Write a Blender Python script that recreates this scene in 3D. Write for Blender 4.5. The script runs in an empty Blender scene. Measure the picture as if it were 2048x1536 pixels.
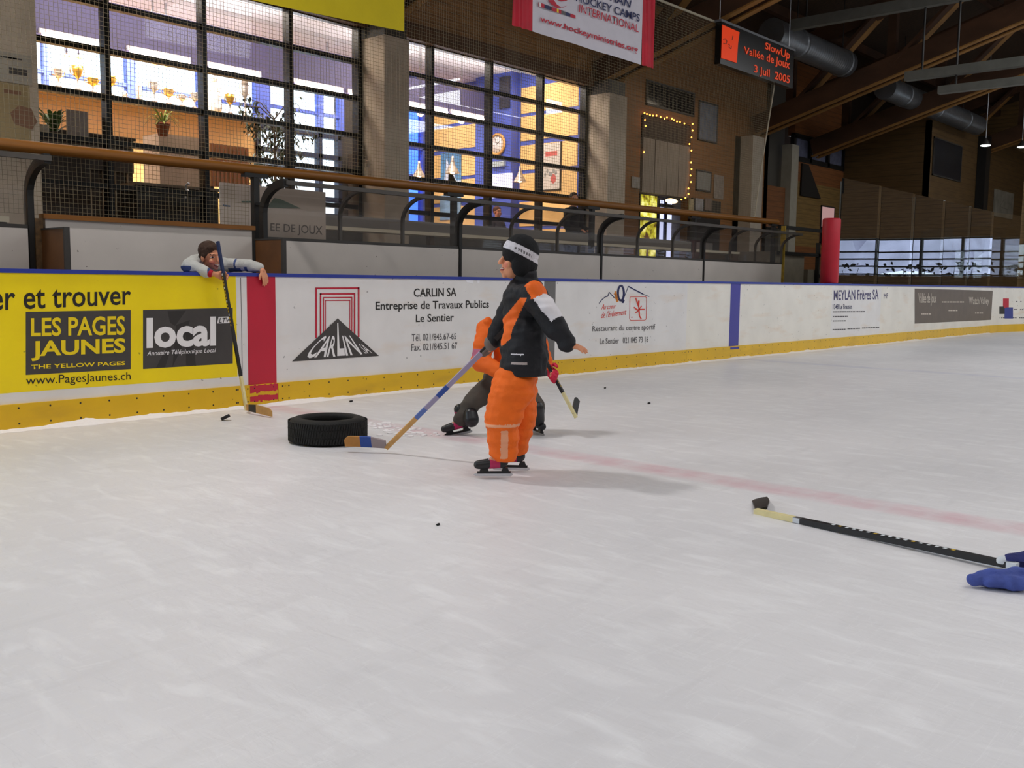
import bpy, math, random
from mathutils import Vector, Matrix, noise

random.seed(11)
sc = bpy.context.scene
COL = sc.collection
V = Vector

# ---------------------------------------------------------------- camera
RV = V((.66886374, -.74328921, .01193475))
UV = V((.06930767, .0783365, .99451488))
FV = V((.74014711, .66436777, -.10391208))
CAM = V((-5.0418, -7.606, 1.1495))
FPX = 1932.98
cd = bpy.data.cameras.new('camera')
cd.sensor_width = 36.0
cd.sensor_fit = 'HORIZONTAL'
cd.lens = 36.0 * FPX / 2048
cd.clip_end = 400
cam = bpy.data.objects.new('camera', cd)
COL.objects.link(cam)
cam.matrix_world = Matrix(((RV.x, UV.x, -FV.x, CAM.x), (RV.y, UV.y, -FV.y, CAM.y), (RV.z, UV.z, -FV.z, CAM.z), (0, 0, 0, 1)))
sc.camera = cam
sc.view_settings.view_transform = 'Standard'
sc.view_settings.look = 'None'
sc.view_settings.gamma = 1
sc.view_settings.use_curve_mapping = False
sc.view_settings.exposure = 0.58
sc.cycles.use_denoising = True
sc.cycles.transparent_max_bounces = 24
sc.cycles.max_bounces = 8
sc.cycles.sample_clamp_indirect = 4.0

# ---------------------------------------------------------------- sky (winter daylight outside the windows)
w = bpy.data.worlds.new('sky')
sc.world = w
w.use_nodes = True
w.node_tree.nodes['Background'].inputs[0].default_value = (.74, .87, 1.0, 1)
w.node_tree.nodes['Background'].inputs[1].default_value = 3.0


# ---------------------------------------------------------------- lamps of the hall and of the restaurant, added ceiling fill
def area(name, loc, rot, size, power, col=(1, 1, 1), sy=None, portal=False, shape=None, spread=None):
    l = bpy.data.lights.new(name, 'AREA')
    l.energy = power
    l.color = col
    l.size = size
    if sy:
        l.shape = 'RECTANGLE'
        l.size_y = sy
    if shape:
        l.shape = shape
    if spread:
        l.spread = spread
    o = bpy.data.objects.new(name, l)
    o.location = loc
    o.rotation_euler = rot
    COL.objects.link(o)
    if portal:
        l.cycles.is_portal = True
    return o


HP = math.pi / 2
area('hall_lamp_key', (-2.25, -.55, 6.6), (0, 0, 0), .55, 125, (1, .97, .96), shape='DISK')
for lx, ly, lp in ((-12, -8, 215), (-12, -18, 215), (0, -9, 190), (0, -18, 190), (12, -7.5, 360), (12, -17, 300), (23, -8, 340), (23, -17, 300)):
    area('hall_lamp_row', (lx, ly, 8.2), (0, 0, 0), 7.5, lp, (1, .985, .98) if lx < 10 else (.95, .975, 1), 5.0)
area('restaurant_lamp_left', (2.6, 6.0, 5.6), (0, 0, 0), 5.0, 130, (1, .86, .70), .8)
area('restaurant_lamp_left', (2.6, 8.6, 5.6), (0, 0, 0), 5.5, 520, (1, .92, .80), .9)
area('restaurant_ceiling_fill', (2.6, 6.2, 4.95), (math.pi, 0, 0), 5.0, 60, (.95, .95, 1), 1.2)  # added upward light without a fixture, brightens the restaurant ceiling
area('restaurant_ceiling_fill', (8.5, 6.2, 4.95), (math.pi, 0, 0), 4.0, 50, (.95, .95, 1), 1.2)  # same added fill for the ceiling of the right bay
area('restaurant_lamp_right', (8.6, 6.0, 5.6), (0, 0, 0), 4.0, 150, (1, .88, .74), .8)
area('restaurant_lamp_right', (8.6, 8.6, 5.6), (0, 0, 0), 4.0, 130, (1, .88, .74), .9)
area('walkway_lamp', (14.5, 3.4, 5.6), (0, 0, 0), 2.5, 16, (1, .85, .65), .6)
area('daylight_restaurant', (6.3, 9.75, 3.9), (-HP, 0, 0), 9, 1, (1, 1, 1), 2.6, portal=True)
area('daylight_end_wall', (34.2, -14, 2.35), (0, HP, 0), 2.2, 1, (1, 1, 1), 24, portal=True)


# ---------------------------------------------------------------- helpers
def ray(px, py):
    return FV + (px - 1024) / FPX * RV - (py - 768) / FPX * UV


def P(px, py, ax, val):
    """World point where the sight line of a spot in the photograph meets the real plane (axis ax = val) it lies on."""
    d = ray(px, py)
    return CAM + d * ((val - CAM[ax]) / d[ax])


def lin(h):
    h = h.lstrip('#')
    out = []
    for i in (0, 2, 4):
        c = int(h[i:i + 2], 16) / 255
        out.append(c / 12.92 if c <= .04045 else ((c + .055) / 1.055) ** 2.4)
    return tuple(out) + (1,)


MATS = {}


def mat(name, col, rough=.6, var=0., scale=6., bump=0., bscale=40., metal=0., spec=.4, emit=None, estr=0., stretch=None, sheen=0.):
    if name in MATS:
        return MATS[name]
    m = bpy.data.materials.new(name)
    m.use_nodes = True
    nt = m.node_tree
    b = nt.nodes['Principled BSDF']
    c = lin(col) if isinstance(col, str) else tuple(col) + (1,)
    b.inputs['Base Color'].default_value = c
    b.inputs['Roughness'].default_value = rough
    b.inputs['Metallic'].default_value = metal
    b.inputs['Specular IOR Level'].default_value = spec
    if sheen:
        b.inputs['Sheen Weight'].default_value = sheen
    if emit:
        b.inputs['Emission Color'].default_value = lin(emit) if isinstance(emit, str) else tuple(emit) + (1,)
        b.inputs['Emission Strength'].default_value = estr
    tc = nt.nodes.new('ShaderNodeTexCoord')
    src = tc.outputs['Object']
    if stretch:
        mp = nt.nodes.new('ShaderNodeMapping')
        mp.inputs['Scale'].default_value = stretch
        nt.links.new(src, mp.inputs[0])
        src = mp.outputs[0]
    if var:
        n = nt.nodes.new('ShaderNodeTexNoise')
        n.inputs['Scale'].default_value = scale
        n.inputs['Detail'].default_value = 5
        nt.links.new(src, n.inputs['Vector'])
        r = nt.nodes.new('ShaderNodeValToRGB')
        r.color_ramp.elements[0].position = .3
        r.color_ramp.elements[1].position = .7
        r.color_ramp.elements[0].color = tuple(max(0, x * (1 - var)) for x in c[:3]) + (1,)
        r.color_ramp.elements[1].color = tuple(min(1, x * (1 + var)) for x in c[:3]) + (1,)
        nt.links.new(n.outputs['Fac'], r.inputs[0])
        nt.links.new(r.outputs[0], b.inputs['Base Color'])
    if bump:
        n2 = nt.nodes.new('ShaderNodeTexNoise')
        n2.inputs['Scale'].default_value = bscale
        n2.inputs['Detail'].default_value = 4
        nt.links.new(src, n2.inputs['Vector'])
        bp = nt.nodes.new('ShaderNodeBump')
        bp.inputs['Strength'].default_value = bump
        bp.inputs['Distance'].default_value = .01
        nt.links.new(n2.outputs['Fac'], bp.inputs['Height'])
        nt.links.new(bp.outputs[0], b.inputs['Normal'])
    MATS[name] = m
    return m


def scuffed(name, col, spot='#4a4644', amount=.62, stain=None):
    """Painted board with puck marks: small dark scuffs of their own shape and faint wiped stains."""
    m = mat(name, col, .35, .05, 2.5, spec=.5)
    nt = m.node_tree
    b = nt.nodes['Principled BSDF']
    base = b.inputs['Base Color'].links[0].from_socket
    tc = [n for n in nt.nodes if n.bl_idname == 'ShaderNodeTexCoord'][0]
    vor = nt.nodes.new('ShaderNodeTexVoronoi')
    vor.inputs['Scale'].default_value = 9
    nt.links.new(tc.outputs['Object'], vor.inputs['Vector'])
    no = nt.nodes.new('ShaderNodeTexNoise')
    no.inputs['Scale'].default_value = 38
    no.inputs['Detail'].default_value = 3
    nt.links.new(tc.outputs['Object'], no.inputs['Vector'])
    r1 = nt.nodes.new('ShaderNodeMath')
    r1.operation = 'LESS_THAN'
    r1.inputs[1].default_value = .11
    nt.links.new(vor.outputs['Distance'], r1.inputs[0])
    r2 = nt.nodes.new('ShaderNodeMath')
    r2.operation = 'GREATER_THAN'
    r2.inputs[1].default_value = amount - .08
    nt.links.new(no.outputs['Fac'], r2.inputs[0])
    mu = nt.nodes.new('ShaderNodeMath')
    mu.operation = 'MULTIPLY'
    nt.links.new(r1.outputs[0], mu.inputs[0])
    nt.links.new(r2.outputs[0], mu.inputs[1])
    m2 = nt.nodes.new('ShaderNodeMath')
    m2.operation = 'MULTIPLY'
    m2.inputs[1].default_value = .55
    nt.links.new(mu.outputs[0], m2.inputs[0])
    mx = nt.nodes.new('ShaderNodeMix')
    mx.data_type = 'RGBA'
    mx.inputs[7].default_value = lin(spot)
    nt.links.new(m2.outputs[0], mx.inputs[0])
    nt.links.new(base, mx.inputs[6])
    out = mx.outputs[2]
    if stain:
        n3 = nt.nodes.new('ShaderNodeTexNoise')
        n3.inputs['Scale'].default_value = 1.4
        n3.inputs['Detail'].default_value = 6
        mp = nt.nodes.new('ShaderNodeMapping')
        mp.inputs['Scale'].default_value = (1, 1, 4)
        nt.links.new(tc.outputs['Object'], mp.inputs[0])
        nt.links.new(mp.outputs[0], n3.inputs['Vector'])
        rr = nt.nodes.new('ShaderNodeValToRGB')
        rr.color_ramp.elements[0].position = .55
        rr.color_ramp.elements[1].position = .8
        rr.color_ramp.elements[1].color = (.6, .6, .6, 1)
        nt.links.new(n3.outputs['Fac'], rr.inputs[0])
        mx2 = nt.nodes.new('ShaderNodeMix')
        mx2.data_type = 'RGBA'
        mx2.inputs[7].default_value = lin(stain)
        nt.links.new(rr.outputs[0], mx2.inputs[0])
        nt.links.new(out, mx2.inputs[6])
        out = mx2.outputs[2]
    nt.links.new(out, b.inputs['Base Color'])
    return m


def planks(name, col, pitch=.14, axis=2, dark=.45, rough=.6, var=.2):
    """Timber boarding: grooves across one axis plus grain."""
    m = mat(name, col, rough, var, 3.0, stretch=(.6, .6, 6) if axis == 2 else (6, 6, .6))
    nt = m.node_tree
    b = nt.nodes['Principled BSDF']
    base = b.inputs['Base Color'].links[0].from_socket
    tc = [n for n in nt.nodes if n.bl_idname == 'ShaderNodeTexCoord'][0]
    sp = nt.nodes.new('ShaderNodeSeparateXYZ')
    nt.links.new(tc.outputs['Object'], sp.inputs[0])
    d = nt.nodes.new('ShaderNodeMath')
    d.operation = 'DIVIDE'
    d.inputs[1].default_value = pitch
    nt.links.new(sp.outputs[axis], d.inputs[0])
    fr = nt.nodes.new('ShaderNodeMath')
    fr.operation = 'FRACT'
    nt.links.new(d.outputs[0], fr.inputs[0])
    lt = nt.nodes.new('ShaderNodeMath')
    lt.operation = 'LESS_THAN'
    lt.inputs[1].default_value = .09
    nt.links.new(fr.outputs[0], lt.inputs[0])
    ml = nt.nodes.new('ShaderNodeMath')
    ml.operation = 'MULTIPLY'
    ml.inputs[1].default_value = 1 - dark
    nt.links.new(lt.outputs[0], ml.inputs[0])
    mx = nt.nodes.new('ShaderNodeMix')
    mx.data_type = 'RGBA'
    mx.inputs[7].default_value = (.005, .004, .003, 1)
    nt.links.new(ml.outputs[0], mx.inputs[0])
    nt.links.new(base, mx.inputs[6])
    nt.links.new(mx.outputs[2], b.inputs['Base Color'])
    return m


def glass(name, tint=(.9, .93, .92), gloss=1.0, haze=0., hazecol=(.5, .48, .45)):
    if name in MATS:
        return MATS[name]
    m = bpy.data.materials.new(name)
    m.use_nodes = True
    nt = m.node_tree
    nt.nodes.remove(nt.nodes['Principled BSDF'])
    out = nt.nodes['Material Output']
    tr = nt.nodes.new('ShaderNodeBsdfTransparent')
    tr.inputs[0].default_value = tint + (1,)
    gl = nt.nodes.new('ShaderNodeBsdfGlossy')
    gl.inputs['Roughness'].default_value = .0
    gl.inputs['Color'].default_value = (1, 1, 1, 1)
    fr = nt.nodes.new('ShaderNodeFresnel')
    fr.inputs[0].default_value = 1.5
    mu = nt.nodes.new('ShaderNodeMath')
    mu.operation = 'MULTIPLY'
    mu.use_clamp = True
    mu.inputs[1].default_value = gloss
    nt.links.new(fr.outputs[0], mu.inputs[0])
    first = tr.outputs[0]
    if haze:
        df = nt.nodes.new('ShaderNodeBsdfDiffuse')
        df.inputs[0].default_value = hazecol + (1,)
        mh = nt.nodes.new('ShaderNodeMixShader')
        mh.inputs[0].default_value = haze
        nt.links.new(tr.outputs[0], mh.inputs[1])
        nt.links.new(df.outputs[0], mh.inputs[2])
        first = mh.outputs[0]
    mx = nt.nodes.new('ShaderNodeMixShader')
    nt.links.new(mu.outputs[0], mx.inputs[0])
    nt.links.new(first, mx.inputs[1])
    nt.links.new(gl.outputs[0], mx.inputs[2])
    nt.links.new(mx.outputs[0], out.inputs[0])
    MATS[name] = m
    return m


class MB:
    def __init__(s):
        s.v, s.f, s.m, s.s = [], [], [], []

    def add(s, vs, fs, mi=0, smooth=False):
        b = len(s.v)
        s.v.extend([tuple(x) for x in vs])
        for f in fs:
            s.f.append(tuple(b + i for i in f))
            s.m.append(mi)
            s.s.append(smooth)
        return s

    def box(s, a, b, mi=0):
        x0, y0, z0 = [min(p, q) for p, q in zip(a, b)]
        x1, y1, z1 = [max(p, q) for p, q in zip(a, b)]
        return s.add([(x0, y0, z0), (x1, y0, z0), (x1, y1, z0), (x0, y1, z0), (x0, y0, z1), (x1, y0, z1), (x1, y1, z1), (x0, y1, z1)],
                     [(0, 3, 2, 1), (4, 5, 6, 7), (0, 1, 5, 4), (1, 2, 6, 5), (2, 3, 7, 6), (3, 0, 4, 7)], mi)

    def bar(s, p0, p1, w, h, mi=0, up=(0, 0, 1)):
        """Rectangular bar from p0 to p1: w across, h along 'up'."""
        p0, p1 = V(p0), V(p1)
        d = (p1 - p0).normalized()
        side = d.cross(V(up))
        if side.length < 1e-5:
            side = d.cross(V((1, 0, 0)))
        side.normalize()
        u = side.cross(d).normalized()
        vs = []
        for p in (p0, p1):
            for a, b in ((-1, -1), (1, -1), (1, 1), (-1, 1)):
                vs.append(p + side * (a * w / 2) + u * (b * h / 2))
        return s.add(vs, [(0, 1, 2, 3), (7, 6, 5, 4), (0, 4, 5, 1), (1, 5, 6, 2), (2, 6, 7, 3), (3, 7, 4, 0)], mi)

    def path(s, pts, r, n=10, mi=0, caps=True, smooth=True):
        pts = [V(p) for p in pts]
        rs = r if isinstance(r, (list, tuple)) else [r] * len(pts)
        vs, fs = [], []
        prev = None
        for i, p in enumerate(pts):
            d = (pts[min(i + 1, len(pts) - 1)] - pts[max(i - 1, 0)]).normalized()
            if prev is None:
                a = d.orthogonal().normalized()
            else:
                a = (prev - d * prev.dot(d)).normalized()
            prev = a
            b = d.cross(a)
            for k in range(n):
                t = 2 * math.pi * k / n
                vs.append(p + (a * math.cos(t) + b * math.sin(t)) * rs[i])
        for i in range(len(pts) - 1):
            for k in range(n):
                fs.append((i * n + k, i * n + (k + 1) % n, (i + 1) * n + (k + 1) % n, (i + 1) * n + k))
        s.add(vs, fs, mi, smooth)
        if caps:
            e = (len(pts) - 1) * n
            s.add([vs[k] for k in range(n)], [tuple(reversed(range(n)))], mi)
            s.add([vs[e + k] for k in range(n)], [tuple(range(n))], mi)
        return s

    def tube(s, p0, p1, r0, r1=None, n=10, mi=0):
        return s.path([p0, p1], [r0, r0 if r1 is None else r1], n, mi)

    def prism(s, pts, off, mi=0):
        n = len(pts)
        off = V(off)
        a = [V(p) for p in pts]
        vs = a + [p + off for p in a]
        fs = [tuple(range(n)), tuple(reversed(range(n, 2 * n)))]
        for i in range(n):
            fs.append((i, i + n, (i + 1) % n + n, (i + 1) % n))
        return s.add(vs, fs, mi)

    def quad(s, a, b, c, d, mi=0):
        return s.add([a, b, c, d], [(0, 1, 2, 3)], mi)

    def ell(s, c, r, rot=None, nu=16, nv=10, mi=0, smooth=True):
        c = V(c)
        rot = rot or Matrix.Identity(3)
        vs = [c + rot @ V((0, 0, -r[2]))]
        for j in range(1, nv):
            ph = math.pi * j / nv - math.pi / 2
            for i in range(nu):
                t = 2 * math.pi * i / nu
                vs.append(c + rot @ V((r[0] * math.cos(ph) * math.cos(t), r[1] * math.cos(ph) * math.sin(t), r[2] * math.sin(ph))))
        vs.append(c + rot @ V((0, 0, r[2])))
        fs = []
        for i in range(nu):
            fs.append((0, 1 + (i + 1) % nu, 1 + i))
            e = 1 + (nv - 2) * nu
            fs.append((e + i, e + (i + 1) % nu, len(vs) - 1))
        for j in range(nv - 2):
            for i in range(nu):
                a = 1 + j * nu
                fs.append((a + i, a + (i + 1) % nu, a + nu + (i + 1) % nu, a + nu + i))
        return s.add(vs, fs, mi, smooth)

    def lathe(s, prof, c, n=20, mi=0, closed=False, rot=None):
        c = V(c)
        rot = rot or Matrix.Identity(3)
        vs, fs = [], []
        k = len(prof)
        for i in range(n):
            t = 2 * math.pi * i / n
            for r, z in prof:
                vs.append(c + rot @ V((r * math.cos(t), r * math.sin(t), z)))
        for i in range(n):
            for j in range(k if closed else k - 1):
                a, b = i * k + j, i * k + (j + 1) % k
                a2, b2 = ((i + 1) % n) * k + j, ((i + 1) % n) * k + (j + 1) % k
                fs.append((a, a2, b2, b))
        return s.add(vs, fs, mi, True)

    def mesh(s, name):
        me = bpy.data.meshes.new(name)
        me.from_pydata(s.v, [], s.f)
        me.polygons.foreach_set('material_index', s.m)
        me.polygons.foreach_set('use_smooth', s.s)
        me.update()
        return me

    def build(s, name, mats, parent=None, local=False):
        return link(name, s.mesh(name), mats, parent, local)


def link(name, me, mats, parent=None, local=False):
    for m in (mats if isinstance(mats, (list, tuple)) else [mats]):
        me.materials.append(m)
    o = bpy.data.objects.new(name, me)
    COL.objects.link(o)
    if parent is not None:
        o.parent = parent
        if not local and parent.parent is None:
            o.matrix_parent_inverse = parent.matrix_basis.inverted()
    return o


def tag(o, label=None, cat=None, group=None, kind=None):
    if label:
        o['label'] = label
    if cat:
        o['category'] = cat
    if group:
        o['group'] = group
    if kind:
        o['kind'] = kind
    return o


def recenter(o):
    """Put the origin of a one-mesh thing at the middle of its base."""
    me = o.data
    xs = [v.co for v in me.vertices]
    lo = V([min(c[i] for c in xs) for i in range(3)])
    hi = V([max(c[i] for c in xs) for i in range(3)])
    b = V(((lo.x + hi.x) / 2, (lo.y + hi.y) / 2, lo.z))
    me.transform(Matrix.Translation(-b))
    o.location = b
    return o


def single(mb, name, mats, label, cat, group=None, kind=None):
    return recenter(tag(mb.build(name, mats), label, cat, group, kind))


def struct(mb, name, mats, parent=None):
    o = mb.build(name, mats, parent)
    if parent is None:
        o['kind'] = 'structure'
    return o


def thing(name, label, cat, loc=(0, 0, 0), rz=0., group=None, kind=None):
    o = bpy.data.objects.new(name, None)
    COL.objects.link(o)
    o.location = loc
    o.rotation_euler = (0, 0, rz)
    o.matrix_basis = Matrix.Translation(V(loc)) @ Matrix.Rotation(rz, 4, 'Z')
    o.empty_display_size = .1
    return tag(o, label, cat, group, kind)


def dup(root, loc, label=None, group=None):
    """A copy of a thing with copies of its parts and sub-parts, moved to loc."""
    r = root.copy()
    COL.objects.link(r)
    r.location = loc
    if label:
        r['label'] = label
    if group:
        r['group'] = group
    for ch in list(root.children):
        c = ch.copy()
        COL.objects.link(c)
        c.parent = r
        for g in list(ch.children):
            d = g.copy()
            COL.objects.link(d)
            d.parent = c
    return r


def evaluated(o):
    bpy.context.view_layer.update()
    dg = bpy.context.evaluated_depsgraph_get()
    me = bpy.data.meshes.new_from_object(o.evaluated_get(dg))
    return me


def words(s, quad, m, parent=None, bold=0., shear=0., name='lettering', space=1.0):
    """A line of lettering stretched over the quad (bottom left, bottom right, top right, top left)."""
    cu = bpy.data.curves.new('t', 'FONT')
    cu.body = s
    cu.offset = bold
    cu.shear = shear
    cu.space_character = space
    cu.resolution_u = 3
    o = bpy.data.objects.new('t', cu)
    COL.objects.link(o)
    me = evaluated(o)
    bpy.data.objects.remove(o)
    bpy.data.curves.remove(cu)
    xs = [v.co.x for v in me.vertices]
    ys = [v.co.y for v in me.vertices]
    x0, x1, y0, y1 = min(xs), max(xs), min(ys), max(ys)
    a, b, c, d = [V(q) for q in quad]
    for v in me.vertices:
        u = (v.co.x - x0) / (x1 - x0)
        t = (v.co.y - y0) / (y1 - y0)
        v.co = (a * (1 - u) + b * u) * (1 - t) + (d * (1 - u) + c * u) * t
    me.name = name
    me.materials.clear()
    return link(name, me, m, parent)


def rectq(px0, py0t, py0b, px1, py1t, py1b, ax, val):
    """Quad on a plane from the photo's left edge (x, top, bottom) and right edge."""
    return [P(px0, py0b, ax, val), P(px1, py1b, ax, val), P(px1, py1t, ax, val), P(px0, py0t, ax, val)]


# ---------------------------------------------------------------- shared materials
WHITE = scuffed('white_board', '#e9e6e4', stain='#e3cdb6')
YELLOW = scuffed('yellow_ad', '#fbdd04', '#6d5f18', .66)
KICK = scuffed('yellow_kick', '#e3b512', '#7a6010', .66, stain='#b98e22')
RED = scuffed('red_paint', '#c41f38', '#5e1420', .7)
BLUE = mat('blue_trim', '#2c3c96', .4)
BLUELINE = scuffed('blue_paint', '#3d3a9a', '#262560', .7)
INK = mat('black_ink', '#26221f', .5)
CHAR = mat('charcoal_print', '#45413f', .5, .1, 5)
PAPERW = mat('white_ink', '#efecec', .5)
YINK = mat('yellow_ink', '#f2d412', .5)
RINK = mat('red_ink', '#c01a35', .5)
REDO = mat('orange_red_ink', '#dd4232', .5)
NAVY = mat('navy_ink', '#232858', .5)
GREYINK = mat('grey_ink', '#5f5b5c', .5)
BLACKM = mat('black_metal', '#1b1a19', .45, spec=.4)
DARKM = mat('dark_metal', '#3b3835', .5, .1)
STEEL = mat('steel', '#b9bcc0', .3, metal=.9)
WOODCAP = mat('varnished_wood', '#7c4d14', .45, .18, 4, stretch=(.5, 8, 8))
BROWNPLY = mat('brown_plywood', '#6b4422', .55, .2, 4)
CONCRETE = mat('concrete', '#b8aa98', .8, .1, 5, .15, 60)
PLEXI = glass('shelter_plexiglass', (.74, .72, .70), .55, .13, (.42, .39, .37))
GLASS = glass('clear_glass', (.93, .95, .95), .8)

# ================================================================ THE SETTING
# ---- ice
def ice_material():
    m = bpy.data.materials.new('ice')
    m.use_nodes = True
    nt = m.node_tree
    b = nt.nodes['Principled BSDF']
    b.inputs['Roughness'].default_value = .42
    b.inputs['Specular IOR Level'].default_value = .35
    tc = nt.nodes.new('ShaderNodeTexCoord')
    O = tc.outputs['Object']
    sp = nt.nodes.new('ShaderNodeSeparateXYZ')
    nt.links.new(O, sp.inputs[0])

    def N(scale, detail, st=(1, 1, 1), rot=0., dist=0.):
        mp = nt.nodes.new('ShaderNodeMapping')
        mp.inputs['Scale'].default_value = st
        mp.inputs['Rotation'].default_value = (0, 0, rot)
        nt.links.new(O, mp.inputs[0])
        n = nt.nodes.new('ShaderNodeTexNoise')
        n.inputs['Scale'].default_value = scale
        n.inputs['Detail'].default_value = detail
        n.inputs['Distortion'].default_value = dist
        nt.links.new(mp.outputs[0], n.inputs[0])
        return n.outputs['Fac']

    def M(op, a, c, clamp=False):
        n = nt.nodes.new('ShaderNodeMath')
        n.operation = op
        n.use_clamp = clamp
        for k, x in enumerate((a, c)):
            if isinstance(x, (int, float)):
                n.inputs[k].default_value = x
            else:
                nt.links.new(x, n.inputs[k])
        return n.outputs[0]

    def mix(fac, a, c):
        n = nt.nodes.new('ShaderNodeMix')
        n.data_type = 'RGBA'
        nt.links.new(fac, n.inputs[0])
        if isinstance(a, tuple):
            n.inputs[6].default_value = a
        else:
            nt.links.new(a, n.inputs[6])
        n.inputs[7].default_value = c
        return n.outputs[2]

    def ramp(x, lo, hi):
        n = nt.nodes.new('ShaderNodeMapRange')
        n.inputs[1].default_value = lo
        n.inputs[2].default_value = hi
        n.clamp = True
        nt.links.new(x, n.inputs[0])
        return n.outputs[0]
    big = N(.55, 5)
    c = mix(ramp(big, .35, .7), (.70, .69, .705, 1), (.80, .785, .795, 1))
    fine = N(9, 7, (1, .35, 1), .5, .6)
    c = mix(M('MULTIPLY', ramp(fine, .50, .72), .45), c, (.93, .93, .94, 1))
    fine2 = N(7, 8, (.3, 1.2, 1), -.4, .4)
    c = mix(M('MULTIPLY', ramp(fine2, .55, .75), .30), c, (.60, .59, .60, 1))
    scr = N(5.2, 8, (.25, 2.6, 1), .25, 1.2)
    c = mix(M('MULTIPLY', ramp(M('ABSOLUTE', M('SUBTRACT', scr, .5), 0), .009, .0), .20), c, (.95, .95, .96, 1))
    scr2 = N(4.6, 8, (2.2, .3, 1), -.5, 1.4)
    c = mix(M('MULTIPLY', ramp(M('ABSOLUTE', M('SUBTRACT', scr2, .5), 0), .007, .0), .20), c, (.56, .55, .57, 1))
    # the red centre line, worn and skated over with snow, and the faint blue line
    ax = M('ABSOLUTE', sp.outputs[0], 0)
    wear = M('MULTIPLY', ramp(N(2.5, 8, (1, 2, 1)), .28, .62), ramp(N(.8, 3, (1, 1, 1)), .25, .5))
    line = M('MULTIPLY', ramp(ax, .17, .10), M('ADD', M('MULTIPLY', wear, .24), .06))
    c = mix(line, c, (.62, .12, .20, 1))
    core = M('MULTIPLY', ramp(M('ABSOLUTE', M('ADD', sp.outputs[0], .02), 0), .06, .0), M('MULTIPLY', wear, .16))
    c = mix(core, c, (.55, .10, .18, 1))
    bx = M('ABSOLUTE', M('SUBTRACT', sp.outputs[0], 8.67), 0)
    bl = M('MULTIPLY', ramp(bx, .16, .12), M('ADD', M('MULTIPLY', wear, .14), .05))
    c = mix(bl, c, (.16, .2, .5, 1))
    nt.links.new(c, b.inputs['Base Color'])
    bp = nt.nodes.new('ShaderNodeBump')
    bp.inputs['Strength'].default_value = .22
    bp.inputs['Distance'].default_value = .02
    nt.links.new(N(16, 8, (1, .5, 1), .6, .5), bp.inputs['Height'])
    nt.links.new(bp.outputs[0], b.inputs['Normal'])
    return m


ICE = ice_material()
fl = struct(MB().box((-31, -30, -.12), (31, .0, 0)), 'floor', ICE)
FLOORC = mat('dark_floor', '#5a554f', .8, .2, 3)
mb = MB()
mb.box((-31, .0, -.12), (34, 1.6, .16))
mb.box((-31, 1.6, -.12), (34, 5.0, .55))
mb.box((31, -30.2, -.12), (34, 0, .0))
struct(mb, 'floor_walkway', FLOORC)
struct(MB().box((-5, 5.15, .0), (20.5, 9.6, 1.0)), 'floor_restaurant', mat('restaurant_floor', '#7b6a55', .6, .1))

# ---- hall shell
HALLB = mat('hall_dark_boarding', '#35291d', .85, .2, 2)
mb = MB().box((24.2, 5.3, 5.9), (34, 5.5, 9.5)).box((19.2, 5.6, 5.0), (24.3, 5.8, 9.5)).box((19.0, 5.0, .5), (19.2, 5.8, 9.5))
struct(mb, 'wall_north_end', HALLB)
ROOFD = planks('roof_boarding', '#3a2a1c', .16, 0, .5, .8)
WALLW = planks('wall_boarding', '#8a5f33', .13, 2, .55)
WALLD = planks('dark_wall_boarding', '#7a5c36', .15, 2, .5)
HALLG = mat('hall_wall_grey', '#6b6761', .85, .1)
mb = MB()
zr = lambda y: 7.35 + .29 * (5 - y) if y > -12.5 else 7.35 + .29 * 17.5 - .29 * (-12.5 - y)
for (a, b) in ((5.3, -12.5), (-12.5, -30.5)):
    za, zb = zr(a), zr(b)
    mb.add([(-32, a, za), (35, a, za), (35, b, zb), (-32, b, zb), (-32, a, za + .25), (35, a, za + .25), (35, b, zb + .25), (-32, b, zb + .25)],
           [(0, 3, 2, 1), (4, 5, 6, 7), (0, 1, 5, 4), (1, 2, 6, 5), (2, 3, 7, 6), (3, 0, 4, 7)])
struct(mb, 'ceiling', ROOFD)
struct(MB().box((-32, -30.6, -.1), (35, -30.2, 8)), 'wall_south', HALLG)
struct(MB().box((-32, -30.2, -.1), (-31, 5.3, 12.6)), 'wall_west', HALLG)
# end wall with its long window strip and a small clerestory
mb = MB()
WS = (1.62, 3.10, -27, -2.55)
CS = (4.95, 5.55, -12.5, -9.3)
mb.box((34, -30.2, -.1), (34.3, 5.3, WS[0]))
mb.box((34, -30.2, WS[1]), (34.3, 5.3, CS[0]))
mb.box((34, -30.2, CS[1]), (34.3, 5.3, 12.6))
mb.box((34, WS[3], WS[0]), (34.3, 5.3, WS[1]))
mb.box((34, -30.2, WS[0]), (34.3, WS[2], WS[1]))
mb.box((34, CS[3], CS[0]), (34.3, 5.3, CS[1]))
mb.box((34, -30.2, CS[0]), (34.3, CS[2], CS[1]))
struct(mb, 'wall_east', WALLD)


def window(n, mbf, mbp, frame=None, pane=None):
    f = struct(mbf, 'window_%d' % n, frame or BLACKM)
    mbp.build('pane', pane or GLASS, f)
    return f


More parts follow.
